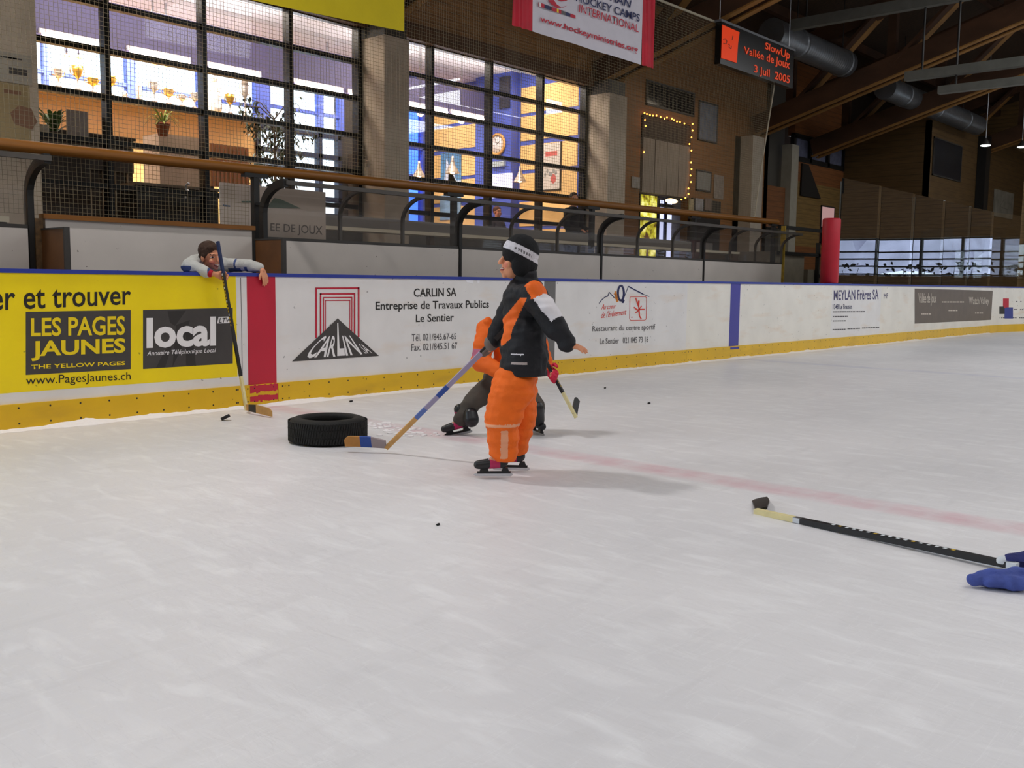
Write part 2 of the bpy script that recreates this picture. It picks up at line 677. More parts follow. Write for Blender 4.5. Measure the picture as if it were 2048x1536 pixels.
f, p = MB(), MB()
yy = WS[2]
while yy < WS[3] + .01:
    f.box((34.0, yy - .05, WS[0]), (34.14, yy + .05, WS[1]))
    yy += (WS[3] - WS[2]) / 14
for zz in (WS[0] + .04, 1.98, 2.27, 2.56, WS[1] - .04):
    f.box((34.02, WS[2], zz - .03), (34.12, WS[3], zz + .03))
p.box((34.06, WS[2], WS[0]), (34.08, WS[3], WS[1]))
window(6, f, p)
f, p = MB(), MB()
for yy in (CS[2], -11, -9.9, CS[3]):
    f.box((34.0, yy - .04, CS[0]), (34.14, yy + .04, CS[1]))
for zz in (CS[0], CS[1]):
    f.box((34.02, CS[2], zz - .03), (34.12, CS[3], zz + .03))
p.box((34.06, CS[2], CS[0]), (34.08, CS[3], CS[1]))
window(7, f, p)
# snowy ground, a wooded slope and bushes outside
struct(MB().box((34.3, -60, -.6), (120, 60, .2)).box((-40, 9.9, -.6), (34.3, 60, .2)), 'ground', mat('snow', '#eef1f6', .7, .04))
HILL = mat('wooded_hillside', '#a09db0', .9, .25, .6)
mb = MB()
for j in range(14):
    y = -60 + j * 7.5
    h = 8 + 3.5 * math.sin(j * 1.7)
    mb.add([(74, y - 6, .1), (74, y + 6, .1), (80, y, h), (92, y - 9, .1), (92, y + 9, .1)], [(0, 1, 2), (1, 4, 2), (4, 3, 2), (3, 0, 2)])
struct(mb, 'hill', HILL)
mb = MB()
rnd = random.Random(4)
for j in range(9):
    y = -27 + j * 3.0
    mb.ell((47 + rnd.uniform(-3, 3), y, .1), (2.2, 2.0 + rnd.random(), 1.2 + 1.0 * rnd.random()), nu=14, nv=8)
tag(mb.build('snow_bank', mat('snow', '#eef1f6')), 'heaped snow banks outside the end wall windows', 'snow', kind='stuff')
mb = MB()
for j in range(950):
    y = rnd.uniform(-27, -3)
    x = 36.2 + rnd.random() * 1.6
    z = .25 + 2.0 * rnd.random() ** 1.7
    a = rnd.random() * 6.28
    L = .07 + .12 * rnd.random()
    d = V((math.cos(a) * .4, math.sin(a), rnd.uniform(-.3, .9))).normalized() * L
    n = d.cross(V((1, 0, 0))).normalized() * L * .45
    c0 = V((x, y, z))
    mb.add([c0 - d, c0 + n, c0 + d, c0 - n, c0 + V((.05, 0, 0))], [(0, 1, 4), (1, 2, 4), (2, 3, 4), (3, 0, 4)])
for j in range(60):
    y = rnd.uniform(-27, -3)
    mb.tube((36.8, y, .1), (36.8 + rnd.uniform(-.3, .3), y + rnd.uniform(-.5, .5), 1.5 + rnd.random() * .6), .03, .01, 5)
tag(mb.build('bushes', mat('dark_bush', '#14181c', .9)), 'dark bushes in front of the snow outside the end wall windows', 'bushes', kind='stuff')

# ================================================================ DASHER BOARDS
BH = 1.2
KZ = .2


def bolts(mb, x0, x1, mi, y=-.022, first=None):
    x = x0 + .12
    while x < x1 - .05:
        for z in (.05, .168):
            mb.lathe([(.0, .002), (.0065, .0015), (.008, 0)], (x, y - .001, z), 8, mi, rot=Matrix.Rotation(math.pi / 2, 3, 'X'))
        x += .233
    for xe in (x0 + .05, x1 - .05):
        for z in (.05, .168):
            mb.lathe([(.0, .002), (.0065, .0015), (.008, 0)], (xe, y - .001, z), 8, mi, rot=Matrix.Rotation(math.pi / 2, 3, 'X'))


def board(label, x0, x1, m, kick=True):
    t = thing('dasher_board', label, 'rink board', ((x0 + x1) / 2, .05, 0), group='boards along the far side of the rink')
    MB().box((x0, 0, .0), (x1, .09, BH - .02)).build('panel', m, t)
    MB().box((x0, -.012, BH - .02), (x1, .1, BH + .012)).build('cap_rail', BLUE, t)
    if kick:
        k = MB().box((x0 + .002, -.022, 0), (x1 - .002, 0.0, KZ))
        bolts(k, x0, x1, 1)
        k.build('kick_plate', [KICK, BLACKM], t)
    return t


Y0 = -.003
XJ = (-6.0, -.222, .152, 3.996, 4.215, 7.255, 12.26, 14.62, 21.995)
b1 = board('yellow advertising board with black lettering beside the tyre and the puck', XJ[0], XJ[1], WHITE)
MB().box((XJ[0], -.003, .285), (-.262, 0.0, BH - .02)).build('poster', YELLOW, b1)
b2 = board('narrow white board with the wide red centre stripe', XJ[1], XJ[2], WHITE)
MB().box((-.15, -.003, KZ), (.15, 0.0, BH - .02)).build('red_stripe', RED, b2)
mb = MB()
rnd = random.Random(3)
for (za, zb) in ((.12, .2), (.035, .105)):
    n = 14
    for i in range(n):
        xa, xb = -.148 + .296 * i / n, -.148 + .296 * (i + 1) / n
        d1, d2 = rnd.uniform(0, .02), rnd.uniform(0, .02)
        mb.box((xa, -.0245, za + d1), (xb, -.0222, zb - d2 * .6))
mb.build('red_paint_on_kick_plate', RED, b2)
MB().box((-.213, -.002, KZ), (-.209, 0.0, BH - .03)).build('joint', CHAR, b2)
b3 = board('white advertising board with a road triangle in red frames', XJ[2], XJ[3], WHITE)
b4 = board('narrow dark grey gate post board behind the jacketed skater', XJ[3], XJ[4], mat('grey_board', '#6f6d6c', .5, .08))
b5 = board('white advertising board with mountain outline and restaurant lettering', XJ[4], XJ[5], WHITE)
b6 = board('blank white board with the dark blue stripe', XJ[5], XJ[6], scuffed('cream_board', '#ece7dd', stain='#dfc0a0'))
MB().box((8.52, -.003, KZ), (8.82, 0.0, BH - .02)).build('blue_stripe', BLUELINE, b6)
MB().box((8.53, -.0245, .15), (8.81, -.0222, .185)).build('blue_paint_on_kick_plate', BLUELINE, b6)
b7 = board('white board with blue heading beyond the red padded post', XJ[6], XJ[7], WHITE)
b8 = board('white board carrying the long brown poster near the corner', XJ[7], XJ[8], MATS['cream_board'])
# the corner: boards turning towards the far end
cb = thing('dasher_board', 'curved corner board with red, black and blue squares', 'rink board', (26, -2.5, 0), group='boards along the far side of the rink')
R0 = 8.0
cx, cy = 22.0, -R0
for nm, m, ra, rb, za, zb in (('panel', MATS['cream_board'], R0, R0 + .09, 0, BH - .02), ('cap_rail', BLUE, R0 - .012, R0 + .1, BH - .02, BH + .012), ('kick_plate', KICK, R0 - .022, R0, 0, KZ)):
    mb = MB()
    n = 24
    vs = []
    for i in range(n + 1):
        t = math.pi / 2 * (1 - i / n)
        for r, z in ((ra, za), (rb, za), (rb, zb), (ra, zb)):
            vs.append((cx + r * math.cos(t), cy + r * math.sin(t), z))
    fs = []
    for i in range(n):
        for k in range(4):
            fs.append((i * 4 + k, i * 4 + (k + 1) % 4, i * 4 + 4 + (k + 1) % 4, i * 4 + 4 + k))
    fs += [(0, 1, 2, 3), (n * 4 + 3, n * 4 + 2, n * 4 + 1, n * 4)]
    mb.add(vs, fs)
    mb.build(nm, m, cb)
e = thing('dasher_board', 'straight white end board under the end wall windows', 'rink board', (30.05, -19, 0), group='boards along the far side of the rink')
MB().box((30, -30, 0), (30.09, -8, BH - .02)).build('panel', MATS['cream_board'], e)
MB().box((29.978, -30, 0), (30.0, -8, KZ)).build('kick_plate', KICK, e)

# lettering on the yellow board
words('er et trouver', rectq(-19, 579, 622, 262, 576.5, 609, 1, Y0 - .002), INK, b1, .012)
MB().prism(rectq(51.5, 623.5, 750, 261.5, 620, 738, 1, Y0), (0, -.001, 0)).build('charcoal_panel', CHAR, b1)
MB().prism(rectq(286, 620, 738, 465.5, 615.5, 727, 1, Y0), (0, -.001, 0)).build('charcoal_panel', CHAR, b1)
words('LES PAGES', rectq(62, 636, 673, 250, 631.5, 670, 1, Y0 - .004), YINK, b1, .022)
words('JAUNES', rectq(62.5, 682, 722.5, 251, 676, 714, 1, Y0 - .004), YINK, b1, .03)
words('THE YELLOW PAGES', rectq(62.5, 729.5, 738.5, 250.5, 722.5, 730, 1, Y0 - .004), YINK, b1, .02)
words('www.PagesJaunes.ch', rectq(52, 752, 775, 261.5, 744, 764, 1, Y0 - .003), INK, b1)
words('local', rectq(293, 636, 697, 432, 633, 692, 1, Y0 - .004), PAPERW, b1, .035)
words('Annuaire Téléphonique Local', rectq(294, 702, 714, 432, 696, 707, 1, Y0 - .004), PAPERW, b1, .004, .25)
MB().prism([P(434, 647, 1, Y0 - .002), P(459, 646, 1, Y0 - .002), P(463, 633, 1, Y0 - .002), P(437, 634, 1, Y0 - .002)], (0, -.001, 0)).build('white_tag', PAPERW, b1)
words('LTV', rectq(438, 636, 645.5, 460, 635, 644.5, 1, Y0 - .005), INK, b1, .01, .25)
mb = MB()
for q in ((335, 622, 372, 621, 350, 652, 340, 645), (352, 650, 380, 640, 366, 690, 345, 734), (372, 660, 384, 664, 392, 732, 372, 730), (345, 690, 330, 735, 312, 736, 330, 700)):
    mb.add([P(q[k], q[k + 1], 1, Y0 - .0022) for k in (0, 2, 4, 6)], [(0, 1, 2, 3)])
mb.build('leaf_print', mat('dim_print', '#312e2c', .5), b1)
# lettering on the construction firm's board
mb = MB()
for (x0, x1, zt, wd) in ((630.7, 719, 575, 3.3), (639.7, 710.6, 586.4, 2.8), (646.1, 704.8, 594.3, 1.9), (650.2, 700.6, 600.4, 1.5)):
    for a, b, c, d in (((x0, zt), (x1, zt - .6), (x1, zt + wd), (x0, zt + wd)), ((x0, zt), (x0 + wd * 1.05, zt), (x0 + wd * 1.05, 676), (x0, 676)), ((x1 - wd, zt), (x1, zt), (x1, 674), (x1 - wd, 674))):
        mb.add([P(q[0], q[1], 1, Y0) for q in (a, b, c, d)], [(0, 3, 2, 1)])
mb.build('red_frames', RINK, b3)
MB().prism([P(584, 723, 1, Y0), P(758, 711.8, 1, Y0), P(675.4, 636.8, 1, Y0)], (0, -.001, 0)).build('road_triangle', CHAR, b3)
words('CAR', [P(606, 717, 1, Y0 - .003), P(671, 713.5, 1, Y0 - .003), P(672.5, 671.5, 1, Y0 - .003), P(646, 671.5, 1, Y0 - .003)], PAPERW, b3, .012)
words('IN', [P(692, 711.5, 1, Y0 - .003), P(725, 708.5, 1, Y0 - .003), P(700, 671, 1, Y0 - .003), P(684, 671.5, 1, Y0 - .003)], PAPERW, b3, .012)
words('SA', [P(730, 707.5, 1, Y0 - .003), P(745, 706.5, 1, Y0 - .003), P(725, 687.5, 1, Y0 - .003), P(717, 688, 1, Y0 - .003)], PAPERW, b3)
MB().prism([P(a, b, 1, Y0 - .002) for a, b in ((674.5, 646), (676.5, 646), (679, 697), (688.5, 696.5), (690, 711), (674.5, 712))], (0, -.001, 0)).build('road_marking', PAPERW, b3)
words('CARLIN SA', rectq(827.7, 577, 594, 913, 575.5, 592.8, 1, Y0), INK, b3, .012)
words('Entreprise de Travaux Publics', rectq(751.3, 603.5, 625, 978, 600.2, 620.5, 1, Y0), INK, b3, .012)
words('Le Sentier', rectq(832, 629, 644.5, 907.7, 626.3, 642.5, 1, Y0), INK, b3, .012)
words('Tél. 021/845.67-65', rectq(823.7, 668, 682.5, 912.8, 666.5, 678.5, 1, Y0), GREYINK, b3, .005)
words('Fax. 021/845.51 67', rectq(823, 688, 702, 914.6, 684.5, 697.5, 1, Y0), GREYINK, b3, .005)
mb = MB()
for q in (((909, 555), (915, 556), (911, 562)), ((931, 556), (948, 557), (946, 568), (933, 564)), ((952, 556), (960, 557), (959, 565), (955, 566))):
    mb.prism([P(a, b, 1, Y0) for a, b in q], (0, -.001, 0))
mb.build('torn_sticker', mat('sticker_white', '#f7f6fa', .4), b3)


def stroke(mb, pts, wpx, ax=1, val=Y0, mi=0):
    for (xa, ya), (xb, yb) in zip(pts, pts[1:]):
        L = math.hypot(xb - xa, yb - ya)
        nx, ny = -(yb - ya) / L * wpx / 2, (xb - xa) / L * wpx / 2
        q = [P(xa + nx, ya + ny, ax, val), P(xb + nx, yb + ny, ax, val), P(xb - nx, yb - ny, ax, val), P(xa - nx, ya - ny, ax, val)]
        mb.add(q, [(0, 1, 2, 3)], mi)
    return mb


g = lambda *q: [(1100 + q[i] / 5.389, 540 + q[i + 1] / 5.389) for i in range(0, len(q), 2)]
mb = MB()
stroke(mb, g(530, 360, 560, 320, 600, 288, 622, 285, 640, 240, 695, 300), 1.6)
stroke(mb, g(790, 320, 845, 176), 1.2)
stroke(mb, g(845, 176, 870, 190, 950, 232, 1000, 258), 2.4)
stroke(mb, g(1000, 258, 1070, 288), 1.0)
mb.build('mountain_outline', NAVY, b5)
mb = MB()
q = [(765 + 32 * math.cos(t), 250 - 82 * math.sin(t)) for t in [k * math.pi / 12 for k in range(25)]]
stroke(mb, [(1100 + a / 5.389, 540 + b / 5.389) for a, b in q], 4)
stroke(mb, g(745, 330, 770, 320, 785, 355, 800, 322), 3)
mb.build('letter_loop', NAVY, b5)
mb = MB()
for a, b, c, d in ((695, 250, 735, 300), (700, 290, 740, 330), (705, 230, 728, 345)):
    stroke(mb, g(a, b, c, d), 4)
mb.build('orange_blot', mat('orange_ink', '#e08a35', .5), b5)
words('Au coeur', [P(*g(552, 428)[0], 1, Y0), P(*g(712, 412)[0], 1, Y0), P(*g(716, 365)[0], 1, Y0), P(*g(560, 368)[0], 1, Y0)], REDO, b5, .004, .3)
words("de l'événement", [P(*g(552, 520)[0], 1, Y0), P(*g(822, 480)[0], 1, Y0), P(*g(824, 415)[0], 1, Y0), P(*g(556, 450)[0], 1, Y0)], REDO, b5, .004, .3)
mb = MB()
stroke(mb, g(868, 290, 1030, 287, 1042, 300, 1038, 525, 1025, 540, 870, 542, 858, 528, 862, 300, 868, 290), 1.0)
stroke(mb, g(925, 300, 940, 350, 958, 400, 962, 450, 965, 495, 985, 530), 2.4)
stroke(mb, g(905, 400, 940, 430, 985, 425, 1022, 425), 2.6)
stroke(mb, g(958, 330, 955, 385), 3.2)
stroke(mb, g(990, 385, 950, 440, 920, 465), 1.8)
stroke(mb, g(962, 450, 930, 450), 1.8)
stroke(mb, g(880, 508, 886, 514), 2.6)
mb.build('red_player_mark', REDO, b5)
words('Restaurant du centre sportif', rectq(1185, 652, 666, 1310.6, 648, 662, 1, Y0), GREYINK, b5, .008)
words('Le Sentier   021 845 73 16', rectq(1200, 676.5, 688.5, 1296.7, 672.7, 684.5, 1, Y0), GREYINK, b5, .008)
words('MEYLAN Frères SA', rectq(1667.7, 580.5, 600.5, 1757, 578.8, 599, 1, Y0), mat('violet_ink', '#4a4570', .5), b7, .012)
words('MF', rectq(1767.8, 587, 597.5, 1775.8, 586.5, 597, 1, Y0), MATS['violet_ink'], b7)
words('1348 Le Brassus', rectq(1666, 608.5, 618.5, 1704, 608, 617.5, 1, Y0), NAVY, b7, .01)
mb = MB()
for (xa, xb, ya, yb) in ((1666, 1730, 623.5, 623), (1666, 1696, 633.2, 632.8), (1666, 1691.5, 642, 641.5), (1665.5, 1692, 659.5, 658.6), (1695, 1720, 657.5, 656.7), (1724, 1759, 656.2, 655)):
    x = xa
    while x < xb:
        x2 = min(xb, x + random.uniform(2, 5))
        t = (x - xa) / (xb - xa)
        y = ya + (yb - ya) * t
        stroke(mb, [(x, y), (x2, y)], 2.2)
        x = x2 + .8
mb.build('small_print', GREYINK, b7)
BROWNP = mat('brown_poster', '#6b5f55', .5, .08, 4)
MB().prism(rectq(1829.5, 577.2, 647.2, 1985.5, 581.5, 639.5, 1, Y0), (0, -.001, 0)).build('brown_poster', BROWNP, b8)
CREAMI = mat('cream_ink', '#cfc3b4', .5)
words('Vallée de Joux', rectq(1837, 586, 612, 1873, 587, 611.5, 1, Y0 - .003), CREAMI, b8, .01)
words('Watch Valley', rectq(1938, 594, 614, 1978, 595, 611, 1, Y0 - .003), CREAMI, b8, .01)
mb = MB()
for (xa, xb, y) in ((1884, 1928, 604), (1897, 1915, 621), (1843, 1862, 628), (1950, 1966, 626)):
    x = xa
    while x < xb:
        x2 = min(xb, x + random.uniform(2, 6))
        stroke(mb, [(x, y), (x2, y)], 2.4, 1, Y0 - .003)
        x = x2 + 1
mb.build('small_print', CREAMI, b8)


def corner(px, py):
    """Point on the inner face of the curved corner board."""
    d = ray(px, py)
    o = CAM
    a = d.x ** 2 + d.y ** 2
    bb = 2 * (d.x * (o.x - cx) + d.y * (o.y - cy))
    c = (o.x - cx) ** 2 + (o.y - cy) ** 2 - (R0 - .004) ** 2
    t = (-bb + math.sqrt(bb * bb - 4 * a * c)) / (2 * a)
    return o + d * t


for nm, m, x0, x1, y0, y1 in (('red_square', RINK, 2006, 2018, 597, 616), ('black_square', INK, 1998.5, 2010, 613, 628), ('blue_square', mat('royal_ink', '#33408f', .5), 2009, 2026, 614.5, 637)):
    o = MB().add([corner(x0, y1), corner(x1, y1), corner(x1, y0), corner(x0, y0)], [(0, 1, 2, 3)])
    o.build(nm, m, cb)
mb = MB()
for (xa, xb, y) in ((2032, 2043, 603), (2035, 2040, 611), (2028, 2048, 619), (1998, 2048, 635.5)):
    x = xa
    while x < xb:
        x2 = min(xb, x + 3)
        mb.add([corner(x, y + 1), corner(x2, y + 1), corner(x2, y - 1), corner(x, y - 1)], [(0, 1, 2, 3)])
        x = x2 + 1
mb.build('small_print', GREYINK, cb)

# shaved ice lying along the foot of the boards
mb = MB()
x = -6.0
prev = None
rows = []
while x < 22:
    h = .012 + .030 * max(0, noise.noise(V((x * 1.3, 0, 0)))) + .018 * max(0, noise.noise(V((x * 5.1, 3, 0)))) + .006 * random.random()
    if -1.9 < x < -1.45:
        h += .035 * (1 - abs(x + 1.65) / .25) * random.uniform(.6, 1)
    wdt = .05 + h * 1.6 + .02 * random.random()
    rows.append([(x, -.0215, h), (x, -.0215 - wdt * .45, h * .55), (x, -.0215 - wdt, .0008)])
    x += .03 if x < 8 else .08
vs = [q for r_ in rows for q in r_]
fs = []
for i in range(len(rows) - 1):
    for k in range(2):
        fs.append((i * 3 + k, i * 3 + k + 1, i * 3 + 3 + k + 1, i * 3 + 3 + k))
mb.add(vs, fs, 0, True)
tag(mb.build('shaved_ice', mat('ice_snow', '#f2eff0', .8, .03, 20, .5, 60)), 'white shaved ice piled along the foot of the boards', 'snow', kind='stuff')

# ================================================================ BENCH BEHIND THE BOARDS
YB = 1.5


def rear_panel(label, x0, x1, ztop, cap=None, m=None):
    t = thing('bench_rear_board', label, 'bench board', ((x0 + x1) / 2, YB + .03, .16), group='white boards behind the bench')
    MB().box((x0 + .026, YB, .16), (x1 - .026, YB + .05, ztop)).build('panel', m or scuffed('bench_white', '#c9c2bb', '#6a625b', .66), t)
    if cap:
        MB().box((x0, YB - .03, ztop), (x1, YB + .08, ztop + .045)).build('cap_rail', cap, t)
    return t


rear_panel('white board under the left end of the shelter, beside the picture edge', -6, -1.405, 1.585)
rear_panel('tall white board with a varnished wooden cap behind the leaning boy', -1.3, .915, 1.68, WOODCAP)
SH = (1.054, 4.047, 7.143, 10.192, 13.233)
for (a, b, l) in ((0, 1, 'white bench board right of the leaning boy, first under the long shelter'),
                  (1, 2, 'white bench board behind the head of the skater in the black jacket'),
                  (2, 3, 'white bench board above the mountain outline lettering'),
                  (3, 4, 'white bench board above the dark blue stripe, last at the right')):
    rear_panel(l, SH[a], SH[b], 1.585)
# brown partitions at the bench ends
for (xx, l, ya) in ((-1.32, 'brown plywood partition left of the leaning boy', 1.02), (.93, 'brown plywood partition right of the leaning boy', 1.02)):
    t = thing('bench_partition', l, 'partition', (xx + .02, 1.26, .16))
    MB().box((xx, ya, .16), (xx + .035, YB - .002, 1.575)).build('panel', BROWNPLY, t)
    MB().box((xx - .006, ya - .03, .16), (xx + .041, ya - .0, 1.59)).box((xx - .006, ya, 1.575), (xx + .041, YB - .002, 1.59)).build('edge_strip', DARKM, t)
# timber post at the left end of the middle board
single(MB().box((-1.372, YB - .02, .16), (-1.302, YB + .09, 1.68)), 'timber_post', mat('worn_timber', '#5c4428', .7, .5, 18), 'worn timber post at the left end of the tall white board', 'post')

RIBM = mat('shelter_frame', '#4a4540', .5, .08)


def shelter(label, x0, x1, ribs, thick):
    t = thing('bench_shelter', label, 'shelter', ((x0 + x1) / 2, YB, 1.59))
    r, zt = .42, 1.60
    prof = [(YB + .03, zt)] + [(YB + .03, zt + .28)]
    for k in range(1, 9):
        a = math.pi / 2 * k / 8
        prof.append((YB + .03 - r * (1 - math.cos(a)), zt + .28 + r * .70 * math.sin(a)))
    for i, xr in enumerate(ribs):
        wdt = .055 if i in thick else .035
        dep = .085 if i in thick else .04
        mb = MB()
        for (ya, za), (yb_, zb) in zip(prof, prof[1:]):
            d = V((0, yb_ - ya, zb - za)).normalized()
            n = V((0, d.z, -d.y))
            a0, a1 = V((xr, ya, za)), V((xr, yb_, zb)) + d * .006
            mb.bar(a0, a1, dep, wdt, 0, up=(1, 0, 0))
        if i in thick:
            mb.box((xr - .022, YB - .012, .16), (xr + .022, YB + .06, zt))
        mb.build('rib', RIBM if i not in thick else BLACKM, t)
    for i in range(len(ribs) - 1):
        mb = MB()
        a, b = ribs[i] + .02, ribs[i + 1] - .02
        vs = []
        for (y, z) in prof:
            vs += [(a, y, z), (b, y, z)]
        mb.add(vs, [(2 * k, 2 * k + 1, 2 * k + 3, 2 * k + 2) for k in range(len(prof) - 1)], 0, True)
        mb.build('glazing', PLEXI, t)
    ye, ze = prof[-1]
    MB().box((x0, ye - .03, ze - .02), (x1, ye + .02, ze + .025)).build('front_rail', RIBM, t)
    MB().box((x0, YB + .0, zt - .013), (x1, YB + .06, zt + .02)).build('sill', DARKM, t)
    return t


ribs = [1.054, 2.096, 3.066, 4.047, 5.074, 6.095, 7.143, 8.158, 9.206, 10.192, 11.169, 12.135, 13.233]
shelter('long curved plexiglass shelter over the bench right of the leaning boy', 1.054, 13.233, ribs, (0, 3, 6, 9))
shelter('short piece of curved plexiglass shelter at the left picture edge', -6.0, -1.372, [-6, -4.6, -3.2, -1.40], (3,))
single(MB().box((13.262, YB - .02, 1.17), (13.297, YB + .07, 2.36)), 'end_post', mat('yellow_post', '#a3862c', .6, .3, 12), 'thin yellowish post closing the right end of the shelter', 'post')

# wooden rail with its steel posts, behind the shelter
YR = 1.78
t = thing('handrail', 'long round varnished wooden rail across the spectator side', 'handrail', (4, YR, .55))
MB().tube((-6.5, YR, 2.303), (13.5, YR, 2.453), .056, n=16).build('rail', WOODCAP, t)
for xp in (-5.0, -1.9, 1.12, 4.2, 7.25, 10.3, 13.35):
    zc = 2.303 + (xp + 6.5) / 20 * .15 - .052
    mb = MB().box((xp - .035, YR - .035, .55), (xp + .035, YR + .035, zc - .03))
    mb.box((xp - .15, YR - .04, zc - .035), (xp + .15, YR + .04, zc + .008))
    mb.build('post', BLACKM, t)
mb = MB().path([(1.12, YR - .03, 1.98), (1.15, YB + .08, 1.97)], .022, 8)
mb.build('bracket', BLACKM, t)

# protective net
NETM = mat('net_cord', '#786c55', .9)
mb = MB()
YN = 1.87
cell, rad = .043, .0014
xr = lambda z: 12.70 + (z - 2.5) * .235


def zlow(x):
    return 1.735 if x < 1.1 else 2.44


def cord(a, b):
    mb.bar(a, b, rad * 2, rad * 2)


def wob(x, z):
    return .012 * noise.noise(V((x * .9, z * 1.1, 1.7))), .018 * noise.noise(V((x * .7, z * .8, 5.2)))


x = -4.2
while x < 13.25:
    z = zlow(x) if x < 13 else 4.2
    ztop = 5.9
    zs = [z + (ztop - z) * k / 8 for k in range(9)]
    pts = []
    for zz in zs:
        if zz <= ztop and x < xr(zz):
            w1, w2 = wob(x, zz)
            pts.append(V((x + w1, YN + w2, zz)))
    for a, b in zip(pts, pts[1:]):
        cord(a, b)
    x += cell
z = 1.735
while z < 5.9:
    x = -4.2
    xe = 1.1 if z < 2.44 else xr(z)
    pts = []
    n = int((xe - x) / .55) + 2
    for k in range(n):
        xx = x + (xe - x) * k / (n - 1)
        w1, w2 = wob(xx, z)
        zz = z + .4 * w1
        pts.append(V((xx, YN + w2, zz)))
    for a, b in zip(pts, pts[1:]):
        cord(a, b)
    z += cell
t = thing('protective_net', 'fine brown cord net hanging above the wooden rail', 'net', (4, YN, 2.4))
mb.build('mesh', NETM, t)
mb = MB().path([(-4.2, YN, 5.9), (3, YN, 5.9), (9.25, YN, 5.92), (13.55, YN, 5.95)], .022, 8)
mb.path([(13.4, YN, 5.5), (13.2, YN, 4.7), (12.95, YN, 3.7), (12.7, YN, 2.5)], .014, 6)
mb.build('border_rope', mat('rope', '#a39a86', .8), t)

# hanging banners and the light sign
YH = 1.76


def banner(name, label, x0, x1, z0, z1, m, sag=0, wave=.02, skew=0):
    mb = MB()
    nx, nz = 28, 14
    vs = []
    for j in range(nz + 1):
        for i in range(nx + 1):
            u, v = i / nx, j / nz
            xx = x0 + (x1 - x0) * u - (skew * (1 - v) * (1 - u))
            yy = YH + wave * (1 - v * .6) * math.sin(u * 14 + v * 3) * (.6 + .4 * math.sin(u * 5))
            zz = z0 + (z1 - z0) * v + sag * (1 - v) * (u * u)
            vs.append((xx, yy, zz))
    fs = []
    for j in range(nz):
        for i in range(nx):
            a = j * (nx + 1) + i
            fs.append((a, a + 1, a + nx + 2, a + nx + 1))
    mb.add(vs, fs, 0, True)
    return mb


t = thing('banner', 'plain yellow banner hanging in the upper left on the net', 'banner', (1.5, YH, 4.2))
banner('cloth', '', -1.2, 3.30, 4.13, 6.1, None, .13, .014).build('cloth', mat('yellow_cloth', '#cdb806', .7, .05, 3, .2, 30), t)
t = thing('banner', 'white hockey camp banner with red side panels and red lettering', 'banner', (7.1, YH, 4.73))
for (xa, xb, sk, nm, m) in ((5.42, 5.74, .12, 'side_panel', mat('red_cloth', '#c8142f', .55, .2, 3, .2, 20)), (5.74, 8.47, 0, 'cloth', mat('white_cloth', '#d8d3dc', .6, .03)), (8.47, 8.83, -.02, 'side_panel', MATS.get('red_cloth'))):
    banner('', '', xa, xb, 4.735, 6.3, None, 0, .012 if nm == 'cloth' else .02, sk).build(nm, m or MATS['red_cloth'], t)
YT = YH - .022
h = lambda x, y: P(1020 + x / 6.827, y / 6.827, 1, YT)
words('www.hockeyministries.org', [h(408, 310), h(1745, 750), h(1748, 640), h(412, 212)], RINK, t, .02)
words('INTERNATIONAL', [h(940, 165), h(1755, 445), h(1762, 340), h(950, 55)], RINK, t, .004)
words('HOCKEY CAMPS', [h(900, 15), h(1770, 300), h(1776, 198), h(905, -95)], NAVY, t, .012)
words('CHRISTIAN', [h(935, -150), h(1640, 110), h(1660, 5), h(955, -255)], NAVY, t, .01)
mb = MB()
for q in (((520, 0), (600, 0), (640, 60), (700, 100), (780, 78), (735, 100), (640, 108), (560, 55)), ((640, 0), (800, -10), (770, 10), (700, 18))):
    vs = [h(a, b) for a, b in q]
    mb.add(vs, [tuple(range(len(vs)))])
mb.build('red_swoosh', RINK, t)
fl = [('red_ink', 390, 400), ('white_ink', 400, 425), ('red_ink', 425, 470), ('navy_ink', 470, 545), ('black_ink', 545, 570), ('red_ink', 570, 640), ('yellow_ink', 640, 665), ('red_ink', 665, 700), ('grey_ink', 700, 760)]
mbs = MB()
used = []
for nm, a, b in fl + [('navy_ink', 760, 825), ('red_ink', 825, 895)]:
    if nm not in used:
        used.append(nm)
    yl = lambda x, k: (28 + (x - 390) * .36 if k else 85 + (x - 390) * .335)
    mbs.add([h(a, yl(a, 0)), h(b, yl(b, 0)), h(b, yl(b, 1)), h(a, yl(a, 1))], [(0, 1, 2, 3)], used.index(nm))
mbs.build('flag_strip', [MATS[n_] for n_ in used], t)

